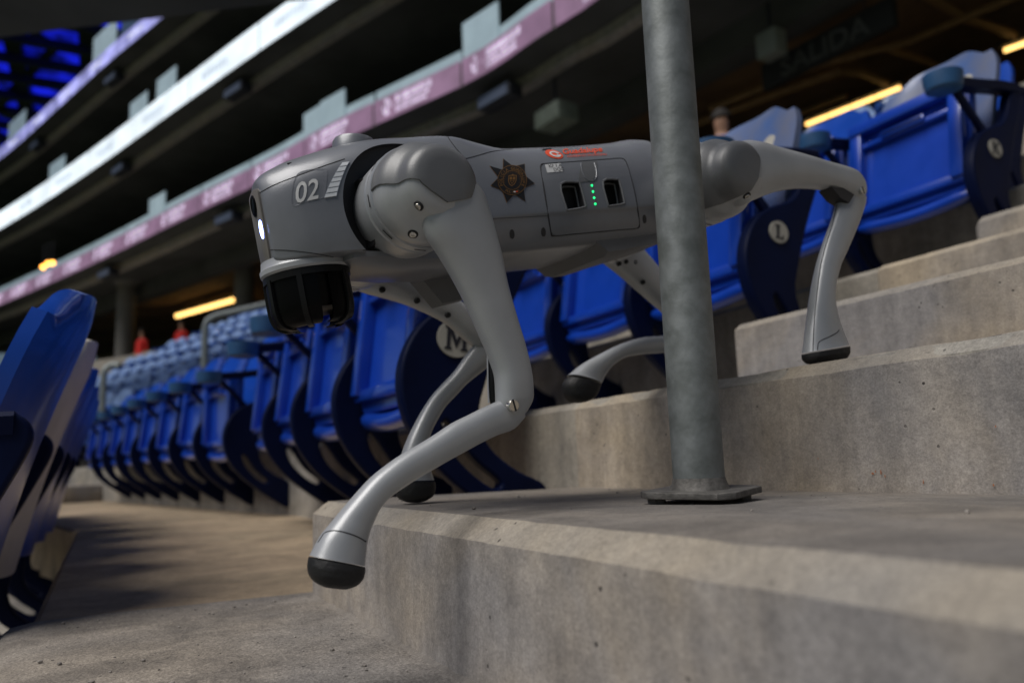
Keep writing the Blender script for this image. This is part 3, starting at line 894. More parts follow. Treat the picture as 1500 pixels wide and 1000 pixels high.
# --- limbs
LIMB = dict(
NF_thigh=[[0.1957,0.0005,0.1626,-0.0046],[0.2045,-0.0145,0.1535,-0.0193],[0.215,-0.0315,0.1506,-0.0326],[0.2156,-0.0503,0.149,-0.0452],[0.2073,-0.0684,0.148,-0.0603],[0.1991,-0.088,0.1467,-0.0774],[0.1901,-0.1141,0.1466,-0.1061],[0.1821,-0.1448,0.1433,-0.1404],[0.1769,-0.1663,0.1409,-0.1621],[0.1745,-0.1844,0.1402,-0.1849],[0.1769,-0.201,0.1418,-0.204],[0.179,-0.2131,0.1452,-0.215],[0.1757,-0.2238,0.1542,-0.2241],[0.1688,-0.2289,0.1638,-0.2299]],
NF_calf=[[0.1674,-0.2071,0.1552,-0.2284],[0.1801,-0.2085,0.1691,-0.2364],[0.1937,-0.211,0.1871,-0.2383],[0.2085,-0.2144,0.2056,-0.2418],[0.2273,-0.2186,0.2232,-0.246],[0.2447,-0.2247,0.2402,-0.25],[0.2593,-0.2293,0.2535,-0.2535],[0.2736,-0.2333,0.2665,-0.2569],[0.2897,-0.2389,0.2807,-0.2611],[0.3084,-0.2472,0.296,-0.2665],[0.326,-0.2586,0.3071,-0.2733],[0.3407,-0.2691,0.3141,-0.2815],[0.3499,-0.276,0.319,-0.288],[0.3577,-0.2819,0.3238,-0.2972],[0.3639,-0.2888,0.3267,-0.3057],[0.3689,-0.2948,0.3294,-0.3137]],
NF_foot=[[0.3696,-0.2957,0.3296,-0.3147],[0.3719,-0.3019,0.3303,-0.3178],[0.3721,-0.3087,0.333,-0.323],[0.369,-0.3154,0.3389,-0.3266],[0.363,-0.3209,0.3465,-0.3276]],
NR_thigh=[[-0.182,0.018,-0.170,-0.026],[-0.2105,0.030,-0.190,-0.046],[-0.2377,0.0299,-0.2091,-0.0418],[-0.2719,0.0219,-0.2477,-0.0336],[-0.3077,0.0144,-0.2867,-0.0293],[-0.3385,0.0076,-0.323,-0.0299],[-0.3676,0.0007,-0.3504,-0.0328],[-0.3964,-0.0054,-0.3745,-0.0392],[-0.4159,-0.0115,-0.3933,-0.0464],[-0.4294,-0.023,-0.4066,-0.0534],[-0.435,-0.0362,-0.4181,-0.054]],
NR_calf=[[-0.3857,-0.0397,-0.4292,-0.0481],[-0.3745,-0.0473,-0.4244,-0.0571],[-0.362,-0.0628,-0.4122,-0.0702],[-0.3503,-0.0763,-0.3985,-0.0839],[-0.3311,-0.0962,-0.3772,-0.1032],[-0.3174,-0.1125,-0.3586,-0.1195],[-0.3078,-0.1246,-0.3449,-0.1307],[-0.2943,-0.1448,-0.3285,-0.15],[-0.2823,-0.1648,-0.3179,-0.1688],[-0.2717,-0.1846,-0.3151,-0.1883],[-0.2612,-0.2041,-0.3164,-0.2074],[-0.2534,-0.2196,-0.3202,-0.2234],[-0.2492,-0.2281,-0.3205,-0.2303]],
NR_foot=[[-0.2487,-0.2297,-0.3212,-0.2321],[-0.248,-0.2353,-0.3183,-0.2402],[-0.2512,-0.2408,-0.3106,-0.2467],[-0.2625,-0.245,-0.2927,-0.2482]],
FF_thigh=[[0.1698,0.0157,0.201,-0.0324],[0.1476,-0.0077,0.1739,-0.0497],[0.1189,-0.0251,0.1406,-0.0629],[0.0933,-0.039,0.1151,-0.0745],[0.0679,-0.0569,0.0896,-0.0891],[0.0454,-0.0775,0.0674,-0.1044],[0.0264,-0.098,0.0481,-0.1259],[0.0108,-0.1211,0.0314,-0.1428],[0.0057,-0.1402,0.0214,-0.1535]],
FF_calf=[[0.0153,-0.1269,0.0088,-0.1536],[0.0324,-0.1336,0.0224,-0.1669],[0.0533,-0.1494,0.0409,-0.1757],[0.0719,-0.1652,0.0591,-0.1842],[0.0913,-0.1778,0.0777,-0.196],[0.1084,-0.1896,0.0959,-0.2076],[0.1249,-0.2047,0.1106,-0.2221],[0.1395,-0.2207,0.122,-0.2353],[0.1531,-0.2373,0.13,-0.2507],[0.164,-0.2543,0.1334,-0.2661],[0.1719,-0.2708,0.1317,-0.2801],[0.1768,-0.2813,0.1304,-0.2914]],
FF_foot=[[0.1771,-0.2829,0.1298,-0.2932],[0.1793,-0.289,0.1303,-0.2999],[0.1787,-0.299,0.1351,-0.3088],[0.173,-0.3062,0.1462,-0.3128],[0.1649,-0.3107,0.1545,-0.3133]],
FR_thigh=[[-0.2415,-0.0099,-0.189,-0.0367],[-0.2702,-0.0279,-0.2099,-0.0499],[-0.2861,-0.0451,-0.2344,-0.0708],[-0.3034,-0.0681,-0.2589,-0.0942],[-0.3224,-0.0915,-0.2804,-0.1156],[-0.3429,-0.1208,-0.3044,-0.1397],[-0.3561,-0.1463,-0.3192,-0.163],[-0.3541,-0.1634,-0.3321,-0.1734]],
FR_calf=[[-0.3421,-0.164,-0.3305,-0.1839],[-0.3146,-0.1688,-0.3043,-0.195],[-0.2809,-0.1684,-0.2738,-0.1936],[-0.2419,-0.166,-0.238,-0.1902],[-0.1999,-0.1702,-0.205,-0.1902],[-0.1621,-0.1786,-0.1784,-0.1982],[-0.1291,-0.1873,-0.1616,-0.2094],[-0.1089,-0.1958,-0.1531,-0.2178],[-0.1023,-0.1985,-0.1488,-0.22]],
FR_foot=[[-0.0991,-0.2019,-0.1483,-0.2219],[-0.0912,-0.2101,-0.1428,-0.2288],[-0.0911,-0.2245,-0.1334,-0.2369],[-0.0969,-0.2341,-0.1217,-0.2397],[-0.1052,-0.2386,-0.1132,-0.24]])
def limb(name, key, yc, th, m, parent=None, pw=.75, n=28, sub=4, round_end=False):
    """loft along the traced pairs of edge points; th = half thickness along y at each pair (interpolated)"""
    P = catmull(LIMB[key], sub)
    T = np.interp(np.linspace(0, 1, len(P)), np.linspace(0, 1, len(th)), th)
    rings = []
    for p, t in zip(P, T):
        c = Vector(((p[0] + p[2]) / 2, yc, (p[1] + p[3]) / 2))
        a = Vector(((p[0] - p[2]) / 2, 0, (p[1] - p[3]) / 2))
        ring = []
        for k in range(n):
            th_ = 2 * math.pi * k / n
            cx, sx = math.cos(th_), math.sin(th_)
            cx = math.copysign(abs(cx) ** pw, cx); sx = math.copysign(abs(sx) ** pw, sx)
            ring.append(c + a * cx + Vector((0, t * sx, 0)))
        rings.append(ring)
    bm = bmesh.new()
    loft(bm, rings)
    return rpart(name, bm, m, parent, ang=50)
def cyl_y(name, prof, cx, cz, m, parent=None, n=56, sgn=1):
    bm = bmesh.new()
    lathe(bm, [(t * sgn, r) for t, r in prof], (cx, 0, cz), (0, 1, 0), (1, 0, 0), (0, 0, 1), n)
    return rpart(name, bm, m, parent)
HZ = -.004
HOUSE = [(.098, .030), (.099, .0450), (.103, .0468), (.114, .0470), (.122, .0458), (.128, .0425), (.1325, .0375), (.137, .0350), (.150, .0335), (.1555, .0305), (.158, .0255), (.1585, 0)]
MOTOR = [(.036, .046), (.052, .0495), (.080, .0505), (.0815, .0480), (.0835, .0480), (.085, .0508), (.0955, .0508), (.097, .0475), (.099, .0475)]
def screw(px, py, y, r, parent, slot=False, m=None):
    d = lray(px, py); p = CAML + d * ((y - CAML.y) / d.y)
    bm = bmesh.new()
    lathe(bm, [(-.004, r), (0, r), (.0009, r * .86), (.0009, r * .42), (.0002, r * .40), (.0002, 0)] if not slot else [(-.004, r), (.0004, r), (.0012, r * .85), (.0014, 0)], p, (0, 1, 0), (1, 0, 0), (0, 0, 1), 20)
    s_ = frombm("screw", bm, m or M['screw'], parent)
    if slot:
        bm = bmesh.new()
        box(bm, (-r * .14, .0006, -r * .95), (r * .14, .0017, r * .95))
        bmesh.ops.transform(bm, matrix=Matrix.Translation(p) @ Matrix.Rotation(.1, 4, 'Y'), verts=bm.verts)
        # slot is a sub-detail of the screw head, cut as its own dark bar
        me_ = bpy.data.meshes.new("t"); bm.to_mesh(me_); bm.free()
        b3 = bmesh.new(); b3.from_mesh(s_.data); n0 = len(b3.faces); b3.from_mesh(me_)
        b3.faces.ensure_lookup_table()
        for f in b3.faces[n0:]: f.material_index = 1
        b3.to_mesh(s_.data); b3.free(); s_.data.materials.append(M['seam'])
    return s_
CAPS = {'N_f': [[0.30, .012], [0.2489, 0.0047], [0.242, 0.0003], [0.2237, -0.007], [0.2217, -0.0101], [0.2148, -0.0169], [0.2006, -0.0284], [0.1797, -0.026], [0.1529, -0.0209], [0.138, -0.0174], [.10, -.012], [.10, .10], [.30, .10]],
        'N_r': [[-.10, -.046], [-.15, -.0415], [-.170, -.0405], [-.190, -.0345], [-.205, -.021], [-.216, .0], [-.226, .03], [-.25, .1], [-.10, .1]]}
CAPP = [(.101, .043), (.1015, .0474), (.104, .0486), (.114, .0488), (.1225, .0476), (.129, .0442), (.1335, .0395), (.1375, .0368), (.142, .0360), (.150, .0352), (.1562, .0325), (.1600, .0265), (.1612, .018), (.1615, 0)]
legs = {}
calves = {}
houses = {}
for side, sg in (('N', 1), ('F', -1)):
    for end, hx in (('F', .193), ('R', -.193)):
        k = side + end
        yc = .139 * sg
        mo = cyl_y("hip_motor", MOTOR, hx, HZ, [M['motor']], sgn=sg)
        bm = bmesh.new()
        lathe(bm, [(t * sg, r) for t, r in ((.0813, .047), (.0815, .0486), (.0835, .0486), (.0837, .047))], (hx, 0, HZ), (0, 1, 0), (1, 0, 0), (0, 0, 1), 56)
        for a_ in range(0, 360, 40):
            ca, sa = math.cos(math.radians(a_)), math.sin(math.radians(a_))
            c_v = Vector((hx + ca * .0506, .091 * sg, HZ + sa * .0506)); tg_ = Vector((-sa, 0, ca)); rd_ = Vector((ca, 0, sa))
            vs = [bm.verts.new(c_v + tg_ * p_a + Vector((0, p_b, 0)) + rd_ * .0004) for p_a, p_b in ((-.006, -.0012), (.006, -.0008), (.006, .0008), (-.006, .0012))]
            bm.faces.new(vs)
        frombm("motor_slit", bm, M['seam'], mo)["kind"] = "stuff"
        bm = bmesh.new()
        lathe(bm, [(-.04 + hx, .034), (.04 + hx, .034)], (0, .047 * sg, HZ), (1, 0, 0), (0, 1, 0), (0, 0, 1), 32)
        rpart("hip_joint", bm, M['recess'])
        th = limb("thigh", k + "_thigh", yc, [.019, .0195, .0195, .019, .018, .0165, .0155, .0155] + ([.0155, .014, .010, .004] if end == 'F' or side == 'N' else [.014, .008]), M['leg'])
        th.location = RLOC
        legs[k] = th
        CX = .005 if end == "F" else 0
        hb = cyl_y("thigh_housing", HOUSE, hx + CX, HZ - .003, M['leg'], sgn=sg); houses[k] = hb
        # hip cap: the same turned form, slightly larger, kept only above its wavy lower border
        bm = bmesh.new()
        lathe(bm, [(t * sg, r) for t, r in CAPP], (hx + CX, 0, HZ - .003), (0, 1, 0), (1, 0, 0), (0, 0, 1), 72)
        cap = frombm("hip_cap", bm, M['capm'])
        poly = CAPS['N_f' if end == 'F' else 'N_r']
        y0, y1 = sorted((.08 * sg, .2 * sg))
        boolean(cap, prism_y(poly, y0, y1, M['capm']), 'INTERSECT')
        smooth_all(cap, 40)
        cap.parent = robot; cap.location = RLOC
        cf = limb("calf", k + "_calf", .1385 * sg, [.0095, .0095, .010, .0105, .011, .012, .0135, .016, .0185], M['leg'], pw=.85)
        cf.location = RLOC; calves[k] = cf
        limb("foot", k + "_foot", .1385 * sg, [.0195, .0205, .0195, .0155, .006] if k != 'NR' else [.0195, .0195, .015, .006], M['rubber'], cf, pw=.85)
# knee details
for k, px, py, sg in (('NF', 752.5, 593.5, 1), ('NR', 1263.5, 279, 1)):
    s_ = screw(px, py, .1538, .0056 if k == 'NF' else .0048, legs[k], True)
for px, py, hk in ((613, 302, 'NF'), (605, 343, 'NF'), (1094, 287, 'NR'), (1089, 298, 'NR')):
    hb = houses[hk]
    bt = BVHTree.FromPolygons([v.co.copy() for v in hb.data.vertices], [tuple(f.vertices) for f in hb.data.polygons])
    h, n, _, _ = bt.ray_cast(CAML, lray(px, py))
    if h is None: continue
    if n.dot(CAML - h) < 0: n = -n
    e1 = n.orthogonal().normalized(); e2 = n.cross(e1)
    bm = bmesh.new(); lathe(bm, [(-.001, .0048), (.0004, .0048), (.0006, .0044), (.0006, 0)], h, n, e1, e2, 22)
    pk = frombm("screw_pocket", bm, M['seam'], hb)
    bm = bmesh.new(); lathe(bm, [(.0005, .0033), (.0016, .0031), (.0019, .0024), (.0019, .0014), (.0010, .0013), (.0010, 0)], h, n, e1, e2, 22)
    frombm("screw", bm, M['screw'], hb)
for px, py in ((561, 424), (612, 440), (657, 461)): screw(px, py, -.1205, .0036, legs['FF'], m=M['seam'])
for px, py in ((908, 386), (931, 384), (943, 413), (918, 383)): screw(px, py, -.1205, .0034, legs['FR'], m=M['seam'])
bm = bmesh.new()
lathe(bm, [(.128, .0150), (.1315, .0150)], (.1605, 0, -.2125), (0, 1, 0), (1, 0, 0), (0, 0, 1), 36)
lathe(bm, [(.130, .0168), (.146, .0168)], (-.4115, 0, -.0325), (0, 1, 0), (1, 0, 0), (0, 0, 1), 36)
rpart("knee_disc", bm, M['leg'])
# inner link rod of the near front knee, dark under-cover of the rear knee
def leg_px(px, py, y):
    d = lray(px, py); return tuple(CAML + d * ((y - CAML.y) / d.y))
bm = bmesh.new()
tube(bm, [leg_px(*q, .128) for q in ((722, 512), (721, 540), (721, 565), (723, 592))], [.003, .0042, .0042, .003], 10)
rpart("link_rod", bm, M['blackm'])
bm = bmesh.new()
tube(bm, [leg_px(*q, .129) for q in ((714, 514), (714.5, 540), (715, 565), (716, 590))], .0008, 8)
rpart("rod_trim", bm, M['leg'])
bm = bmesh.new()
loft(bm, [[(x, y, z) for x, z in ((-.350, -.033), (-.372, -.035), (-.392, -.045), (-.378, -.055), (-.362, -.047))] for y in (.130, .150)])
rpart("knee_cover", bm, M['recess'])
# seam line over the foot sleeve
def limb_seam(key, pts, y, parent):
    bm = bmesh.new()
    tube(bm, [Vector((x, y_, z)) for x, y_, z in pts], .0005, 5)
    frombm("sleeve_seam", bm, M['seam'], parent)
def leg_px(px, py, y):
    d = lray(px, py); return tuple(CAML + d * ((y - CAML.y) / d.y))
for calf_, pts in ((calves['NF'], [(466, 794), (470, 788), (475, 781), (481, 778), (492, 777), (508, 780), (524, 786), (536, 793)]), (calves['NR'], [(1190, 515), (1193, 515), (1197, 514), (1198, 508), (1199, 502), (1204, 498), (1215, 493), (1226, 487), (1229, 483)]), (calves['NR'], [(1226, 300), (1219, 330), (1208, 365), (1202, 390), (1197, 430), (1193, 470), (1191, 514)])):
    bt = BVHTree.FromPolygons([v.co.copy() for v in calf_.data.vertices], [tuple(f.vertices) for f in calf_.data.polygons])
    P = [bt.ray_cast(CAML, lray(*p))[0] for p in catmull(pts, 4)]
    P = [p for p in P if p is not None]
    bm = bmesh.new(); tube(bm, P, .0005, 5)
    frombm("sleeve_seam", bm, M['seam'], calf_)

# ------------------------------------------------------------------ SEATS
def mesh_from(bm):
    bmesh.ops.recalc_face_normals(bm, faces=bm.faces)
    me = bpy.data.meshes.new("seat_mesh"); bm.to_mesh(me); bm.free()
    return me
def finish(me, m, ang=40):
    set_mats(me, m)
    me.polygons.foreach_set("use_smooth", [True] * len(me.polygons))
    me.set_sharp_from_angle(angle=math.radians(ang))
    return me
# seat coordinates: x uphill from the riser face, y along the row, z above the foot floor
out = catmull([(.000, .040), (.000, .125), (-.060, .160), (-.115, .205), (-.135, .265), (-.118, .33), (-.092, .40), (-.066, .46), (-.036, .52), (-.008, .58), (-.010, .605), (-.030, .612), (-.052, .58), (-.080, .52), (-.115, .480), (-.175, .458), (-.228, .425), (-.262, .370), (-.270, .31), (-.250, .24), (-.198, .170), (-.12, .108), (-.05, .062)], 4, True)
hole = catmull([(-.100, .128), (-.085, .148), (-.135, .190), (-.170, .240), (-.192, .262), (-.206, .245), (-.185, .195), (-.140, .150)], 4, True)
ME_STD = finish(curve_mesh([out, hole], .011, .006, 2), M['navy'])
ME_STD.transform(Matrix(((1, 0, 0, 0), (0, 0, 1, 0), (0, 1, 0, 0), (0, 0, 0, 1))))   # XY outline -> XZ, thickness along y
def rrect(x0, x1, y0, y1, r, n=5, r2=None):
    o_ = []
    for cx, cy, a0, rr in ((x1 - r, y1 - r, 0, r), (x0 + r, y1 - r, 90, r), (x0 + (r2 or r), y0 + (r2 or r), 180, r2 or r), (x1 - (r2 or r), y0 + (r2 or r), 270, r2 or r)):
        for k in range(n + 1):
            a = math.radians(a0 + 90 * k / n)
            o_.append((cx + rr * math.cos(a), cy + rr * math.sin(a)))
    return o_
def plate_mesh(outline, curve_fn, t, holes=(), cuts=0):
    me = curve_mesh([outline] + list(holes), t - .004, .004, 2)
    return me
# folded pan: slab with frame ribs on the side turned to the pitch
def build_pan():
    bm = bmesh.new()
    me = curve_mesh([rrect(-.195, .195, 0, .325, .035)], .010, .005, 2)
    bm.from_mesh(me)
    n0 = len(bm.verts)
    for lo, hi in (((-.190, .03, .008), (-.148, .315, .045)), ((.148, .03, .008), (.190, .315, .045)), ((-.190, .285, .008), (.190, .322, .052)), ((-.150, .235, .008), (.150, .252, .036)), ((-.190, .018, .008), (.190, .045, .034))):
        box(bm, lo, hi, .006)
    # hand slot: raised lip and dark slot near the top
    box(bm, (-.075, .240, .03), (.075, .262, .046), .006)
    for f in bm.faces: f.material_index = 0
    k0 = len(bm.faces)
    box(bm, (-.140, .262, .0145), (.140, .283, .0165))
    bm.faces.ensure_lookup_table()
    for f in bm.faces[k0:]: f.material_index = 1
    # rolled front lip below
    pts = [(x, -.012 - .018 * math.cos(x / .19 * 1.45), .004) for x in np.linspace(-.185, .185, 12)]
    tube(bm, pts, [.012] + [.020] * 10 + [.012], 10)
    for f in bm.faces:
        if f.calc_center_median().y < 0: f.material_index = 0
    me = mesh_from(bm)
    # local: x across, y up the pan, z towards the pitch -> seat coords
    tilt = math.radians(7)
    up = Vector((math.sin(tilt), 0, math.cos(tilt))); out_ = Vector((-math.cos(tilt), 0, math.sin(tilt)))
    mt = Matrix(((0, up.x, out_.x, -.205), (1, 0, 0, 0), (0, up.z, out_.z, .300), (0, 0, 0, 1)))
    me.transform(mt)
    return finish(me, [M['blue'], M['navy']])
ME_PAN = build_pan()
def build_back(bowed=.03):
    W, H = .205, .455
    nx, nz = 16, 14
    def pt(s, t, back):
        # rounded top corners: shrink width near the top
        w = W * (1 - .46 * max(0, (t - .62) / .38) ** 2.8) * (1 - .06 * (1 - t))
        y = s * w
        z = H * t - (.03 * abs(s) ** 3 if t > .9 else 0)
        x = -bowed * (1 - abs(s) ** 2) * -1 - .0
        x = bowed * (1 - s * s) - bowed - .01 * math.sin(t * math.pi)
        th = .021 * (1 - .55 * abs(s) ** 6) * (1 - .45 * max(0, (t - .85) / .15) ** 2)
        return Vector((x + (th if back else -th), y, z))
    bm = bmesh.new()
    F = [[bm.verts.new(pt(-1 + 2 * i / nx, j / nz, False)) for i in range(nx + 1)] for j in range(nz + 1)]
    B = [[bm.verts.new(pt(-1 + 2 * i / nx, j / nz, True)) for i in range(nx + 1)] for j in range(nz + 1)]
    for j in range(nz):
        for i in range(nx):
            bm.faces.new((F[j][i], F[j][i + 1], F[j + 1][i + 1], F[j + 1][i]))
            bm.faces.new((B[j][i + 1], B[j][i], B[j + 1][i], B[j + 1][i + 1]))
    for j in range(nz):
        bm.faces.new((F[j][0], F[j + 1][0], B[j + 1][0], B[j][0]))
        bm.faces.new((F[j + 1][nx], F[j][nx], B[j][nx], B[j + 1][nx]))
    for i in range(nx):
        bm.faces.new((F[0][i + 1], F[0][i], B[0][i], B[0][i + 1]))
        bm.faces.new((F[nz][i], F[nz][i + 1], B[nz][i + 1], B[nz][i]))
    me = mesh_from(bm)
    me.transform(Matrix.Translation((-.085, 0, .375)) @ Matrix.Rotation(math.radians(17), 4, 'Y'))
    return me
ME_BACK = finish(build_back(), M['blue_back'], 50)
ME_BACK_PALE = finish(ME_BACK.copy(), M['pale_back'], 50)
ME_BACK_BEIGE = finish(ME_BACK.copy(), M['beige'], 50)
def build_arm():
    bm = bmesh.new()
    pts = [(-.02, 0, .605), (-.10, 0, .600), (-.20, 0, .585), (-.31, 0, .572)]
    rings = []
    for p in catmull(pts, 4):
        rings.append([Vector(p) + Vector((0, a, b)) for a, b in ((-.024, .010), (-.018, .016), (.018, .016), (.024, .010), (.020, -.012), (-.020, -.012))])
    loft(bm, rings)
    rings = []
    for p in catmull([(-.29, 0, .560), (-.25, 0, .520), (-.20, 0, .470), (-.185, 0, .445)], 3):
        rings.append([Vector(p) + Vector((a, b, 0)) for a, b in ((-.012, -.008), (.012, -.008), (.012, .008), (-.012, .008))])
    loft(bm, rings)
    return finish(mesh_from(bm), M['navy'], 40)
ME_ARM = build_arm()
bm = bmesh.new()
lathe(bm, [(.545, .036), (.550, .046), (.572, .050), (.592, .051), (.592, .043), (.575, .042), (.556, .038), (.556, 0)], (-.335, 0, 0), (0, 0, 1), (1, 0, 0), (0, 1, 0), 26)
ME_CUP = finish(mesh_from(bm), M['teal'])
bm = bmesh.new()
tube(bm, [(-.185, -.20, .285), (-.185, .20, .285)], .014, 10)
ME_BAR = finish(mesh_from(bm), M['navy'])
# row letters with slab serifs
LET = {'M': [[(-.5, 0), (-.2, 0), (-.2, .1), (-.27, .1), (-.27, .7), (0, .08), (.27, .7), (.27, .1), (.2, .1), (.2, 0), (.5, 0), (.5, .1), (.42, .1), (.42, .9), (.5, .9), (.5, 1), (.24, 1), (0, .42), (-.24, 1), (-.5, 1), (-.5, .9), (-.42, .9), (-.42, .1), (-.5, .1)]],
       'L': [[(-.36, 0), (.36, 0), (.36, .3), (.28, .3), (.24, .1), (-.04, .1), (-.04, .9), (.06, .9), (.06, 1), (-.36, 1), (-.36, .9), (-.24, .9), (-.24, .1), (-.36, .1)]],
       'K': [[(-.45, 0), (-.1, 0), (-.1, .1), (-.18, .1), (-.18, .4), (-.06, .5), (.16, .1), (.08, .1), (.08, 0), (.48, 0), (.48, .1), (.38, .1), (.06, .62), (.3, .9), (.42, .9), (.42, 1), (.08, 1), (.08, .9), (.14, .9), (-.18, .54), (-.18, .9), (-.1, .9), (-.1, 1), (-.45, 1), (-.45, .9), (-.36, .9), (-.36, .1), (-.45, .1)]],
       'N': [[(-.5, 0), (-.15, 0), (-.15, .1), (-.24, .1), (-.24, .72), (.26, 0), (.4, 0), (.4, .9), (.5, .9), (.5, 1), (.18, 1), (.18, .9), (.26, .9), (.26, .3), (-.22, 1), (-.5, 1), (-.5, .9), (-.4, .9), (-.4, .1), (-.5, .1)]]}
# far seats: one light mesh each
def build_far():
    bm = bmesh.new()
    bm.from_mesh(ME_BACK)
    for f in bm.faces: f.material_index = 0
    n0 = len(bm.faces)
    bm.from_mesh(ME_PAN); bm.from_mesh(ME_CUP)
    bm.faces.ensure_lookup_table()
    for f in bm.faces[n0:]: f.material_index = 2
    n0 = len(bm.faces)
    bm.from_mesh(ME_ARM)
    t = ME_STD.copy(); t.transform(Matrix.Translation((0, -.22, 0))); bm.from_mesh(t)
    bm.faces.ensure_lookup_table()
    for f in bm.faces[n0:]: f.material_index = 1
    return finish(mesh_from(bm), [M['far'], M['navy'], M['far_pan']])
ME_FAR = build_far()

PITCH_ = .445
ORD = ["first", "second", "third", "fourth", "fifth", "sixth", "seventh", "eighth", "ninth", "tenth", "eleventh", "twelfth", "thirteenth", "fourteenth", "fifteenth", "sixteenth", "seventeenth", "eighteenth"]
def seat_at(seg, s, d, zf):
    p = KINK[seg] + SEG_DIR[seg] * s + SEG_NOR[seg] * d
    return (p.x, p.y, zf), math.atan2(-SEG_DIR[seg].x, SEG_DIR[seg].y)
def full_seat(seg, s, d, zf, label, group, letter=None, beige=False, tilt=0.0, pale=False):
    loc, rz = seat_at(seg, s, d, zf)
    t = thing("stadium_seat", label, "seat", loc, rz, group)
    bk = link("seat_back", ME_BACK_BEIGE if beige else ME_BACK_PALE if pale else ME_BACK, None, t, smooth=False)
    pn = link("seat_pan", ME_PAN, None, t, smooth=False)
    pn.rotation_euler = (0, tilt, 0)
    pn.location = (.285 * -math.sin(tilt), 0, 0)
    link("pivot_bar", ME_BAR, None, t, smooth=False)
    so = link("standard", ME_STD, None, t, smooth=False); so.location = (0, -PITCH_ / 2, 0)
    ar = link("armrest", ME_ARM, None, t, smooth=False); ar.location = (0, -PITCH_ / 2, 0)
    cu = link("cup_holder", ME_CUP, None, ar, smooth=False)
    if letter:
        pm = curve_mesh([ell(0, 0, .0275, .0255, 0, 40)], .0015, .0005, 1)
        pm.transform(Matrix(((1, 0, 0, 0), (0, 0, -1, 0), (0, 1, 0, 0), (0, 0, 0, 1))))
        po = link("row_plate", pm, M['plate'], so); po.location = (-.172, -.0195, .400); po.rotation_euler = (0, 0.10, 0)
        if letter == 'M': po.scale = (1.3, 1, 1.3)
        lm = curve_mesh([[(x * .034, (y - .5) * .033) for x, y in LET[letter][0]]], .0012)
        lm.transform(Matrix(((1, 0, 0, 0), (0, 0, -1, 0), (0, 1, 0, 0), (0, 0, 0, 1))))
        lo = link("row_letter", lm, M['ink'], po, smooth=False); lo.location = (0, -.0022, 0)
        # oval number tag and mark on the pale front of the end back
    return t
def back_tag(t, num):
    """oval tag on the pitch-facing side of a seat back"""
    tg = curve_mesh([ell(0, 0, .024, .030, 0, 30)], .001)
    tg.transform(Matrix(((0, 0, -1, 0), (1, 0, 0, 0), (0, 1, 0, 0), (0, 0, 0, 1))))
    o = link("number_tag", tg, M['plate'], t)
    o.location = (-.030, -.10, .685); o.rotation_euler = (0, math.radians(17), 0)
    return o
# row M, near straight: first pan centre at y = 1.53
S0 = 1.53 - KINK[0].y
for i in range(4):
    full_seat(0, S0 + PITCH_ * i, 0, Z_N, f"{ORD[i]} blue folding seat of the row behind the robot, counted from its plate lettered M" if i else "blue folding seat at the aisle end with cream plate lettered M", "blue folding seats of row M", 'M' if i == 0 else None, tilt=.02 * random.uniform(-1, 1))
for i in range(8):
    lab = f"{ORD[i+4]} blue folding seat of row M, counted from the plate lettered M"
    full_seat(1, .12 + PITCH_ * (i + .5), 0, Z_N, lab, "blue folding seats of row M", tilt=(.03 * random.uniform(-1, 1) - (.10 if i == 0 else 0)))
SL = 1.53 - KINK[0].y
for i in range(4):
    t = full_seat(0, SL + PITCH_ * i, ROW[1][1], Z_M, f"{ORD[i]} blue seat of the row lettered L, seen under the robot" if i else "blue aisle end seat with oval plate lettered L, behind the robot's rear leg", "blue folding seats of row L", 'L' if i == 0 else None, pale=(i == 0), tilt=.03 * random.uniform(-1, 1))
    if i == 0: back_tag(t, 1)
SK = 1.49 - KINK[0].y
for i in range(4):
    t = full_seat(0, SK + PITCH_ * i, ROW[2][1], ROW[1][2] + .005, f"{ORD[i]} blue seat of the top right row lettered K, counted from the frame edge" if i else "big blue folded seat at upper right with plate lettered K", "blue folding seats of row K", 'K' if i == 0 else None, pale=(i == 0), tilt=.03 * random.uniform(-1, 1))
    if i == 0: back_tag(t, 1)
for i in range(2):
    full_seat(0, 1.9 + PITCH_ * i - KINK[0].y, ROW[3][1], ROW[2][2], f"{'nearer' if i == 0 else 'farther'} blue seat above row K at the right edge", "blue seats above row K")
# row N in front, seen from behind at the left edge
SN = 1.36 - KINK[0].y
for i in range(5):
    lab = ["near blue seat back at the left edge with rounded top", "seat back toned pale as if lit, next to the blue one at left", "dark blue seat just beyond the pale grey one at left", "fourth seat from the left edge in row N", "fifth seat from the left edge in row N"][i]
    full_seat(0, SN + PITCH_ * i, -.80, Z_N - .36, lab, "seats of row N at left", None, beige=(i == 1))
for i in range(3):
    full_seat(1, .15 + PITCH_ * (i + .5), -.80, Z_N - .36, f"{ORD[i+5]} seat of row N counted from the left edge of the picture", "seats of row N at left")
# distant blocks
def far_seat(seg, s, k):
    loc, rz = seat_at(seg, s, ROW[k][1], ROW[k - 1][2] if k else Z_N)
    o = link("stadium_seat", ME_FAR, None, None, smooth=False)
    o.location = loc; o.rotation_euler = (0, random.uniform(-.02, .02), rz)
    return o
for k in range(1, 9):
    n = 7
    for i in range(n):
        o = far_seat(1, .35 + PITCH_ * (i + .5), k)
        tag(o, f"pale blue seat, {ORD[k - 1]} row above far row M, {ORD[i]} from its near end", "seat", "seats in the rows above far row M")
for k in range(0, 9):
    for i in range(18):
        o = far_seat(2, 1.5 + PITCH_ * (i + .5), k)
        tag(o, f"small pale seat in distant stand, {ORD[k]} row up, {ORD[17 - i]} from the left", "seat", "seats in the distant stand")

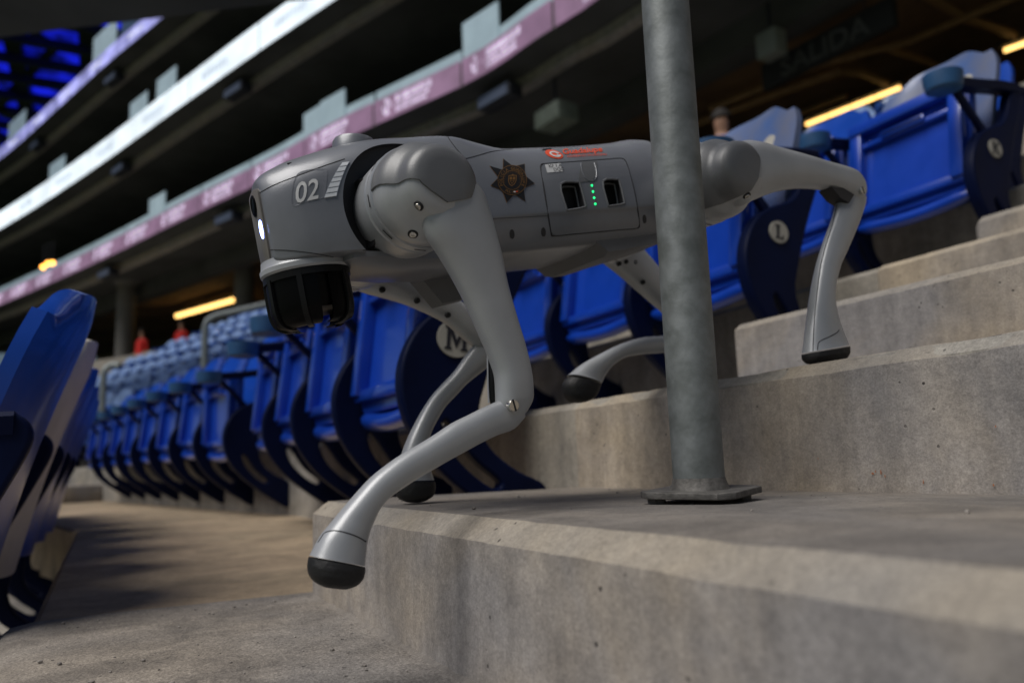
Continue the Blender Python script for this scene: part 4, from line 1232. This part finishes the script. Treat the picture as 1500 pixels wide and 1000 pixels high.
# ------------------------------------------------------------------ far aisle: stair block, handrails
c0 = KINK[2] + SEG_DIR[2] * .75
bm = bmesh.new()
box(bm, (-.42, -.55, -.19), (.02, .55, Z_STEP), .015)
o = frombm("stair_step", bm, M['step']); o.location = (c0.x, c0.y, 0); o.rotation_euler = (0, 0, math.radians(22)); struct(o)
def handrail(label, pts, r=.024):
    p0 = Vector(pts[0])
    t = thing("handrail", label, "handrail", p0)
    bm = bmesh.new(); tube(bm, [Vector(p) - p0 for p in pts], r, 14); frombm("rail_pipe", bm, M['rail'], t)
    bm = bmesh.new(); tube(bm, [(0, 0, 0), (0, 0, .012)], .06, 16); frombm("base_plate", bm, M['rail'], t)
    return t
q = cam_ray(146, 686) ; a = q * (8.6 / q.y)
handrail("grey steel handrail post at the far left aisle end of row M", [(a.x, a.y, -.04), (a.x, a.y, 1.00), (a.x + .02, a.y, 1.06), (a.x + .07, a.y, 1.09), (a.x + .14, a.y - .05, 1.08)], .03)
q = cam_ray(300, 500); a = q * (8.4 / q.y)
handrail("bent grey tube handrail rising among the pale distant seats", [(a.x, a.y, .70), (a.x, a.y, 1.46), (a.x + .02, a.y, 1.53), (a.x + .09, a.y - .02, 1.58), (a.x + .75, a.y - .25, 1.74), (a.x + 1.2, a.y - .4, 1.86)], .035)

# ------------------------------------------------------------------ upper tiers, LED boards, soffits
K_ = 1.3333
PLAN = [Vector(p) * K_ for p in ((4.55, -3.0), (4.40, 3.5), (4.17, 6.07), (3.98, 6.84), (3.78, 7.88), (3.31, 9.05), (2.68, 10.53), (2.17, 12.05), (1.12, 14.7), (-.29, 18.42), (-2.5, 23.71), (-6.0, 31.5))]
PL = [Vector((p[0], p[1])) for p in catmull([tuple(p) for p in PLAN], 3)]
def make_plan(pts):
    P = [Vector((p[0], p[1])) for p in catmull(pts, 3)]
    A = [0.0]
    for a, b in zip(P, P[1:]): A.append(A[-1] + (b - a).length)
    return P, A
def use_plan(pts):
    global PL, ARC
    PL, ARC = make_plan(pts)
def plan_off(d):
    out = []
    for i, p in enumerate(PL):
        t = (PL[min(i + 1, len(PL) - 1)] - PL[max(i - 1, 0)]).normalized()
        out.append(p + Vector((t.y, -t.x)) * d)
    return out
def plan_sweep(name, prof, m, parent=None, smooth=False):
    paths = [plan_off(d) for d, z in prof]
    bm = bmesh.new()
    loft(bm, [[(paths[k][i].x, paths[k][i].y, prof[k][1]) for k in range(len(prof))] for i in range(len(PL))])
    return frombm(name, bm, m, parent, smooth)
ARC = [0.0]
for a, b in zip(PL, PL[1:]): ARC.append(ARC[-1] + (b - a).length)
def plan_at(s, d, z):
    i = max(0, min(len(PL) - 2, int(np.searchsorted(ARC, s)) - 1))
    t = (s - ARC[i]) / (ARC[i + 1] - ARC[i])
    p = PL[i].lerp(PL[i + 1], t); tg = (PL[i + 1] - PL[i]).normalized()
    n = Vector((tg.y, -tg.x))
    return Vector((p.x + n.x * d, p.y + n.y * d, z)), tg
def arc_of(px, py, z):
    q = cam_ray(px, py); q = q * (z / q.z)
    return min(range(len(PL)), key=lambda i: (PL[i] - q.xy).length), q
def board(label, z0, z1, m, m_print, glass, seg_len, print_kind, tiles, rail_h):
    p0, _ = plan_at(ARC[-1] * .35, 0, z0)
    t = thing("led_board", label, "LED board", p0)
    inv = Matrix.Translation(-p0)
    n = int(ARC[-1] / seg_len)
    for i in range(n):
        s0, s1 = i * seg_len + .03, (i + 1) * seg_len - .03
        bm = bmesh.new()
        rings = []
        for s in np.linspace(s0, s1, 5):
            rings.append([inv @ plan_at(s, d, z)[0] for d, z in ((0, z0), (0, z1), (.015, z1), (.015, z0))])
        loft(bm, rings)
        frombm("led_panel", bm, m, t, smooth=False)
        # lettering rows on the screen
        if print_kind:
            bm = bmesh.new()
            def quad(sa, sb, za, zb, d=-.006):
                vs = [bm.verts.new(inv @ plan_at(s, d, z)[0]) for s, z in ((sa, za), (sb, za), (sb, zb), (sa, zb))]
                bm.faces.new(vs)
            h = z1 - z0
            L_ = s1 - s0
            if print_kind == 'logo':
                sc = s1 - L_ * .16
                # emblem: two hooks
                for a in np.linspace(0, 2 * math.pi, 11)[:-1]:
                    if .1 < (a % math.pi) < .7: continue
                    quad(sc + math.cos(a) * h * .22 - h * .07, sc + math.cos(a) * h * .22 + h * .07, z0 + h * .52 + math.sin(a) * h * .28 - h * .07, z0 + h * .52 + math.sin(a) * h * .28 + h * .07)
                quad(sc - h * .06, sc + h * .06, z0 + h * .3, z0 + h * .72)
                x = s1 - L_ * .30
                rnd = random.Random(i)
                for row, (za, zb) in enumerate(((.56, .84), (.36, .50), (.16, .30))):
                    x = s1 - L_ * .27
                    while x > s1 - L_ * (.62 if row else .68):
                        w = h * rnd.uniform(.10, .22) * (1.5 if row == 0 else 1)
                        quad(x - w, x, z0 + h * za, z0 + h * zb)
                        x -= w + h * .05
            else:
                rnd = random.Random(i + 40)
                x = s1 - L_ * .2
                while x > s0 + L_ * .45:
                    w = h * rnd.uniform(.12, .25)
                    quad(x - w, x, z0 + h * .34, z0 + h * .66); x -= w + h * .08
            frombm("screen_print", bm, m_print, t, smooth=False)["kind"] = "stuff"
        # balustrade glass above
        if glass:
            bm = bmesh.new()
            rings = []
            for s in np.linspace(s0, s1, 5):
                rings.append([inv @ plan_at(s, d, z)[0] for d, z in ((.05, z1), (.05, z1 + rail_h), (.07, z1 + rail_h), (.07, z1))])
            loft(bm, rings)
            frombm("glass_panel", bm, M['glass_lit'], t, smooth=False)
    for s, w, h in tiles:
        bm = bmesh.new()
        rings = []
        for q in (s - w / 2, s + w / 2):
            rings.append([inv @ plan_at(q, d, z)[0] for d, z in ((.02, z1), (.02, z1 + h), (.045, z1 + h), (.045, z1))])
        loft(bm, rings)
        frombm("raised_panel", bm, M['glass_lit'], t, smooth=False)
    return t
def tile_list(z, pts):
    out = []
    for px, py, w, h in pts:
        i, q = arc_of(px, py, z)
        out.append((ARC[i], w, h))
    return out
ZP, ZW, ZB = 6.0, 8.9, 12.0
PLAN_P = [tuple(p) for p in PLAN]
kw, kb = ZW / 8, 1.0
PLAN_W = [(6.9 * kw, -2.0), (5.9 * kw, 5.0), (4.55 * kw, 9.2 * kw)] + [(x * kw, y * kw) for x, y in ((3.11, 12.89), (2.29, 14.98), (.94, 18.59), (-.78, 23.23), (-3.21, 29.2), (-6.6, 36.5))]
PLAN_B = [(7.4, -1.0), (6.3, 6.0), (4.2, 13.2), (2.35, 18.0), (.7, 22.06), (-.45, 24.9), (-2.3, 29.87), (-3.86, 33.9), (-6.6, 40.2)]
board("lowest curved LED ribbon board glowing purple with white lettering", ZP, ZP + .43, M['led_purple'], M['led_print'], True, 2.15, 'logo',
      tile_list(ZP + .43, ((725, 70, .85, .62), (462, 196, .72, .52), (494, 178, .78, .56), (204, 320, .85, .5), (226, 308, .9, .55))), .20)
use_plan(PLAN_W)
board("middle curved LED ribbon board glowing bright white", ZW, ZW + .64, M['led_white'], M['led_grey'], False, 3.2, 'word',
      tile_list(ZW + .8, ((216, 147, 1.1, .5), (236, 133, 1.1, .56), (75, 243, 1.3, .5))), .2)
use_plan(PLAN_B)
board("topmost curved LED ribbon board glowing lavender blue", ZB, ZB + .44, M['led_blue'], M['led_blue_print'], False, 2.6, 'word',
      tile_list(ZB + .62, ((152, 74, 1.7, .8), (166, 60, 1.6, .8), (36, 185, 1.8, .7))), .2)
# slabs behind the boards: soffit, downstand beam, back wall of the suites
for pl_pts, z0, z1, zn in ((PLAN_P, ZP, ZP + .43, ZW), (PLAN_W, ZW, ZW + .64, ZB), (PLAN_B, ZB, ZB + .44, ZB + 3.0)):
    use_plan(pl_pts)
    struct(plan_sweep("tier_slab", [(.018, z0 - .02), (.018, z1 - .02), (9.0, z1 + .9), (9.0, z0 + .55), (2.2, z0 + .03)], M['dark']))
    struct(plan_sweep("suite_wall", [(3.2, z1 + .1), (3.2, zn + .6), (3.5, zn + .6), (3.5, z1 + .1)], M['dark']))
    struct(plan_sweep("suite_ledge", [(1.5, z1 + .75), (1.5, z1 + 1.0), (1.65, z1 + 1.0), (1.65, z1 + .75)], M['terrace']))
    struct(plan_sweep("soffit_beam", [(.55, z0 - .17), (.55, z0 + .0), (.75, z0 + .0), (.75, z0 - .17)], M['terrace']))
use_plan(PLAN_P)
struct(plan_sweep("ceiling_beam", [(2.1, ZP - .42), (2.1, ZP + .05), (2.5, ZP + .06), (2.5, ZP - .42)], M['dark']))
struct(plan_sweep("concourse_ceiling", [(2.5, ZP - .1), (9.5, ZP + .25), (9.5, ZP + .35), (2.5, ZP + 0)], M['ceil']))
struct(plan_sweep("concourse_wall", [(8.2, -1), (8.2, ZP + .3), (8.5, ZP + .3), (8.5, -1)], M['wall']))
struct(plan_sweep("concourse_floor", [(2.3, 3.0), (2.3, 3.3), (8.3, 3.3), (8.3, 3.0)], M['terrace']))
# speakers hung under the boards
for px, py, z, lab in ((712, 128, ZP, "dark box loudspeaker under the purple board, right of the robot's back"), (322, 305, ZP, "small dark loudspeaker under the purple board near the robot's head"), (125, 395, ZP, "dark loudspeaker under the far left part of the purple board"),
                       (333, 112, ZW, "dark loudspeaker under the white board, upper one"), (140, 245, ZW, "dark loudspeaker under the white board, lower left one"), (152, 106, ZB, "dark loudspeaker under the lavender board, upper one"), (33, 210, ZB, "dark loudspeaker under the lavender board at the left edge")):
    use_plan({ZP: PLAN_P, ZW: PLAN_W, ZB: PLAN_B}[z])
    i, q = arc_of(px, py, z - .2)
    p, tg = plan_at(ARC[i], .35, z - .28)
    ang = math.atan2(-tg.x, tg.y)
    t = thing("loudspeaker", lab, "loudspeaker", p, ang, "loudspeakers under the boards")
    bm = bmesh.new(); box(bm, (-.14, -.40, -.11), (.14, .40, .11), .02); frombm("cabinet", bm, M['speaker'], t)
    bm = bmesh.new(); box(bm, (-.155, -.36, -.09), (-.142, .36, .08)); frombm("grille", bm, M['speaker_face'], t)
    bm = bmesh.new(); tube(bm, [(0, -.2, .1), (0, -.2, .42)], .015, 6); tube(bm, [(0, .2, .1), (0, .2, .42)], .015, 6); frombm("hanger", bm, M['speaker'], t)
# columns
for px, dist, lab in ((184, 27.0, "grey concourse column at left behind the distant seats"), (357, 23.5, "grey concourse column beside the warm light strip")):
    q = cam_ray(px, 470); q = q * (dist / q.y)
    bm = bmesh.new(); tube(bm, [(0, 0, 0), (0, 0, 3.2)], .27, 20); tube(bm, [(0, 0, 3.0), (0, 0, 3.3)], [.3, .55], 20)
    o = frombm("column", bm, M['column']); o.location = (q.x, q.y, 2.9); tag(o, lab, "column")
# warm tube lamps under the concourse ceiling
def tube_lamp(a, b, lab, r=.030, n=3):
    a, b = Vector(a), Vector(b)
    c = (a + b) / 2
    t = thing("tube_light", lab, "tube light", c)
    for i in range(n):
        p, q = a.lerp(b, i / n + .01), a.lerp(b, (i + 1) / n - .01)
        bm = bmesh.new(); tube(bm, [p - c, q - c], r, 10); frombm("lamp_tube", bm, M['tube'], t)
    bm = bmesh.new()
    d = (b - a).normalized()
    box(bm, (-.09, -(b - a).length / 2 - .05, r + .005), (.09, (b - a).length / 2 + .05, r + .06), 0, Matrix.Rotation(math.atan2(-d.x, d.y), 4, 'Z'))
    frombm("lamp_housing", bm, M['speaker'], t, smooth=False)
def at_z(px, py, z):
    q = cam_ray(px, py); return q * (z / q.z)
tube_lamp(at_z(1180, 183, 5.6), at_z(1320, 128, 5.6), "warm yellow tube light left of the big folded seat", n=4)
tube_lamp(at_z(1470, 75, 5.6), at_z(1600, 28, 5.6), "warm yellow tube light at the upper right edge", n=3)
tube_lamp(at_z(258, 463, 5.6), at_z(343, 439, 5.6), "warm yellow tube light above the distant seats at left", .07, 6)
# brown pipes and ducts under the ceiling
def pipe(pts, r, lab, grp="brown pipes under the ceiling"):
    p0 = Vector(pts[0]); bm = bmesh.new(); tube(bm, [Vector(p) - p0 for p in pts], r, 10)
    o = frombm("ceiling_pipe", bm, M['pipe_brown']); o.location = p0
    tag(o, lab, "pipe", grp)
Zc = 5.72
pipe([at_z(1010, 185, Zc), at_z(1130, 140, Zc), at_z(1230, 103, Zc), at_z(1262, 105, Zc), at_z(1320, 130, Zc)], .07, "brown pipe bending below the dark exit sign")
pipe([at_z(1040, 160, Zc - .05), at_z(1200, 95, Zc - .05), at_z(1330, 62, Zc - .05), at_z(1500, -10, Zc - .05)], .05, "long brown pipe running past the exit sign to the upper right")
pipe([at_z(1300, 70, Zc), at_z(1370, 95, Zc), at_z(1400, 110, Zc)], .05, "short brown pipe branch above the big folded seat")
pipe([at_z(1350, -10, Zc), at_z(1420, 30, Zc), at_z(1500, 55, Zc)], .06, "brown pipe crossing the top right corner")
pipe([at_z(1240, 140, Zc), at_z(1150, 175, Zc), at_z(1040, 220, Zc)], .04, "thin brown pipe low behind the robot's rear hip")
# exit sign
ps = at_z(1208, 70, 5.2)
sg_ = thing("exit_sign", "unlit black exit sign with faint letters SALIDA hanging from the ceiling", "sign", ps, math.radians(6))
bm = bmesh.new(); box(bm, (-.05, -.98, -.19), (.05, .98, .19), .01); frombm("sign_panel", bm, M['sign'], sg_)
tm = text_mesh("SALIDA", .36, .004, 'CENTER', .006)
tm.transform(Matrix(((0, 0, -1, -.056), (-1, 0, 0, 0), (0, 1, 0, -.13), (0, 0, 0, 1))))
tm.transform(Matrix.Scale(1.12, 4, (0, 1, 0)))
link("sign_letters", tm, M['sign_txt'], sg_, smooth=False)
bm = bmesh.new(); tube(bm, [(0, -.6, .18), (0, -.6, .75)], .012, 6); tube(bm, [(0, .6, .18), (0, .6, .75)], .012, 6); frombm("hanger", bm, M['speaker'], sg_)
pb = at_z(1130, 66, 5.3)
lb = thing("emergency_light", "grey square lamp box beside the exit sign", "lamp", pb, math.radians(6))
bm = bmesh.new(); box(bm, (-.12, -.16, -.17), (.12, .16, .17), .02); frombm("housing", bm, M['lampbox'], lb)
bm = bmesh.new(); tube(bm, [(0, 0, .16), (0, 0, .6)], .03, 8); frombm("stem", bm, M['speaker'], lb)
pb = at_z(815, 172, 5.2)
lb = thing("ceiling_box", "dim green grey box under the dark soffit above the robot's back", "box", pb, math.radians(8))
bm = bmesh.new(); box(bm, (-.2, -.3, -.14), (.2, .3, .14), .02); frombm("housing", bm, mat("dim green box", (.14, .17, .14), .7, var=.2), lb)
bm = bmesh.new(); tube(bm, [(0, 0, .14), (0, 0, .7)], .03, 8); frombm("stem", bm, M['speaker'], lb)
# little orange lamps far left
for i, (px, py) in enumerate(((63, 391), (70, 386), (77, 385))):
    q = cam_ray(px, py); q = q * (24 / q.y)
    t = thing("orange_lamp", ["leftmost of the three tiny orange lamps above the purple board", "middle one of the three tiny orange lamps above the purple board", "rightmost of the three tiny orange lamps above the purple board"][i], "lamp", q, 0, "orange lamps at far left")
    bm = bmesh.new(); bmesh.ops.create_uvsphere(bm, u_segments=12, v_segments=8, radius=.06); frombm("bulb", bm, M['lamp'], t)
    bm = bmesh.new(); tube(bm, [(0, 0, .05), (0, 0, .12)], .03, 8); tube(bm, [(0, 0, .1), (0, 0, .6)], .01, 6); frombm("socket", bm, M['speaker'], t)
# overhead canopy slab that closes the upper left corner
A_, B_ = at_z(-40, 60, 6.0), at_z(430, 2, 6.0)
d_ = (B_ - A_).normalized(); nrm_ = Vector((d_.y, -d_.x, 0))
if nrm_.dot(Vector((0, 1, 0))) > 0: nrm_ = -nrm_
a0 = A_ - d_ * 3; b0 = B_ + d_ * 1.6
bm = bmesh.new()
loft(bm, [[p, p + nrm_ * 4.2, p + nrm_ * 4.2 + Vector((0, 0, .5)), p + Vector((0, 0, .5))] for p in (a0, b0)])
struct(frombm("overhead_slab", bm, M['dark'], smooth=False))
# roof: dark lattice below an added glowing sheet standing in for blue roof lighting
bm = bmesh.new()
for (x0, y0, x1, y1) in ((-70, 30, 0, 110),):
    vs = [bm.verts.new(p) for p in ((x0, y0, 34), (x1, y0, 30), (x1, y1, 30), (x0, y1, 34))]
    bm.faces.new(vs)
struct(frombm("roof_glow_sheet", bm, M['roof_glow'], smooth=False))
bm = bmesh.new()
for i in range(26):
    y = 32 + i * 3.0
    box(bm, (-70, y - .22, 27.6), (0, y + .22, 28.2))
for i in range(16):
    x = -68 + i * 4.4
    box(bm, (x - .5, 30, 28.6), (x + .5, 110, 29.6))
for i in range(60):
    x = -68 + (i % 15) * 4.6; y = 32 + (i // 15) * 18
    tube(bm, [(x, y, 28), (x + 4.2, y + 9, 29.2), (x, y + 18, 28)], .4, 4)
struct(frombm("roof_truss", bm, M['truss'], smooth=False))

# ------------------------------------------------------------------ people far off
def person(loc, rz, shirt, label, lean=.0, arm=.2):
    V_ = [(0, 0, .92), (0, 0, 1.15), (0, .02, 1.40), (0, .02, 1.52), (.0, 0, 1.62), (0, 0, 1.74),
          (.10, 0, .90), (.11, -.02, .50), (.11, .03, .08), (.11, -.12, .04), (-.10, 0, .90), (-.11, -.02, .50), (-.11, .03, .08), (-.11, -.12, .04),
          (.20, .02, 1.40), (.26, .02, 1.12), (.24, -.12, .92), (.24, -.18, .84), (-.20, .02, 1.40), (-.26, .02, 1.12), (-.24, -.12, .92), (-.24, -.18, .84)]
    E_ = [(0, 1), (1, 2), (2, 3), (3, 4), (4, 5), (0, 6), (6, 7), (7, 8), (8, 9), (0, 10), (10, 11), (11, 12), (12, 13), (2, 14), (14, 15), (15, 16), (16, 17), (2, 18), (18, 19), (19, 20), (20, 21)]
    Rr = [.13, .14, .15, .055, .085, .07, .09, .06, .04, .035, .09, .06, .04, .035, .06, .045, .035, .035, .06, .045, .035, .035]
    me = bpy.data.meshes.new("person"); me.from_pydata(V_, E_, [])
    o = bpy.data.objects.new("person", me); COL.objects.link(o)
    md = o.modifiers.new("skin", 'SKIN')
    for v, r in zip(me.skin_vertices[0].data, Rr): v.radius = (r, r * .8)
    me.skin_vertices[0].data[0].use_root = True
    o.modifiers.new("sub", 'SUBSURF').levels = 2
    dg = bpy.context.evaluated_depsgraph_get()
    m2 = bpy.data.meshes.new_from_object(o.evaluated_get(dg))
    o.modifiers.clear(); o.data = m2
    for m_ in (M['skin'], shirt, M['trouser']): m2.materials.append(m_)
    for f in m2.polygons:
        z = f.center.z
        f.material_index = 0 if z > 1.49 or (abs(f.center.x) > .19 and z < 1.1) else (1 if z > .93 else 2)
        f.use_smooth = True
    o.location = loc; o.rotation_euler = (0, 0, rz)
    tag(o, label, "person")
    bm = bmesh.new(); bmesh.ops.create_uvsphere(bm, u_segments=14, v_segments=10, radius=.098)
    for v in bm.verts:
        v.co.z = v.co.z * 1.1 + 1.69; v.co.y += .02
    bmesh.ops.delete(bm, geom=[v for v in bm.verts if v.co.z < 1.66 and v.co.y < .03], context='VERTS')
    frombm("hair", bm, M['hair'], o)
    return o
q = cam_ray(207, 501); q = q * (25.2 / q.y); person((q.x, q.y, q.z - 1.38), math.radians(-60), M['red'], "person in a red shirt above the distant seats, the left one")
q = cam_ray(265, 489); q = q * (23.5 / q.y); person((q.x, q.y, q.z - 1.38), math.radians(-55), M['red'], "person in a red shirt with dark hair above the distant seats, the right one")
q = cam_ray(1056, 177); q = q * (8.0 / q.y * .72); person((q.x, q.y, q.z - 1.66), math.radians(-50), M['blueshirt'], "dark-haired person in a blue shirt standing high behind the seats lettered L")
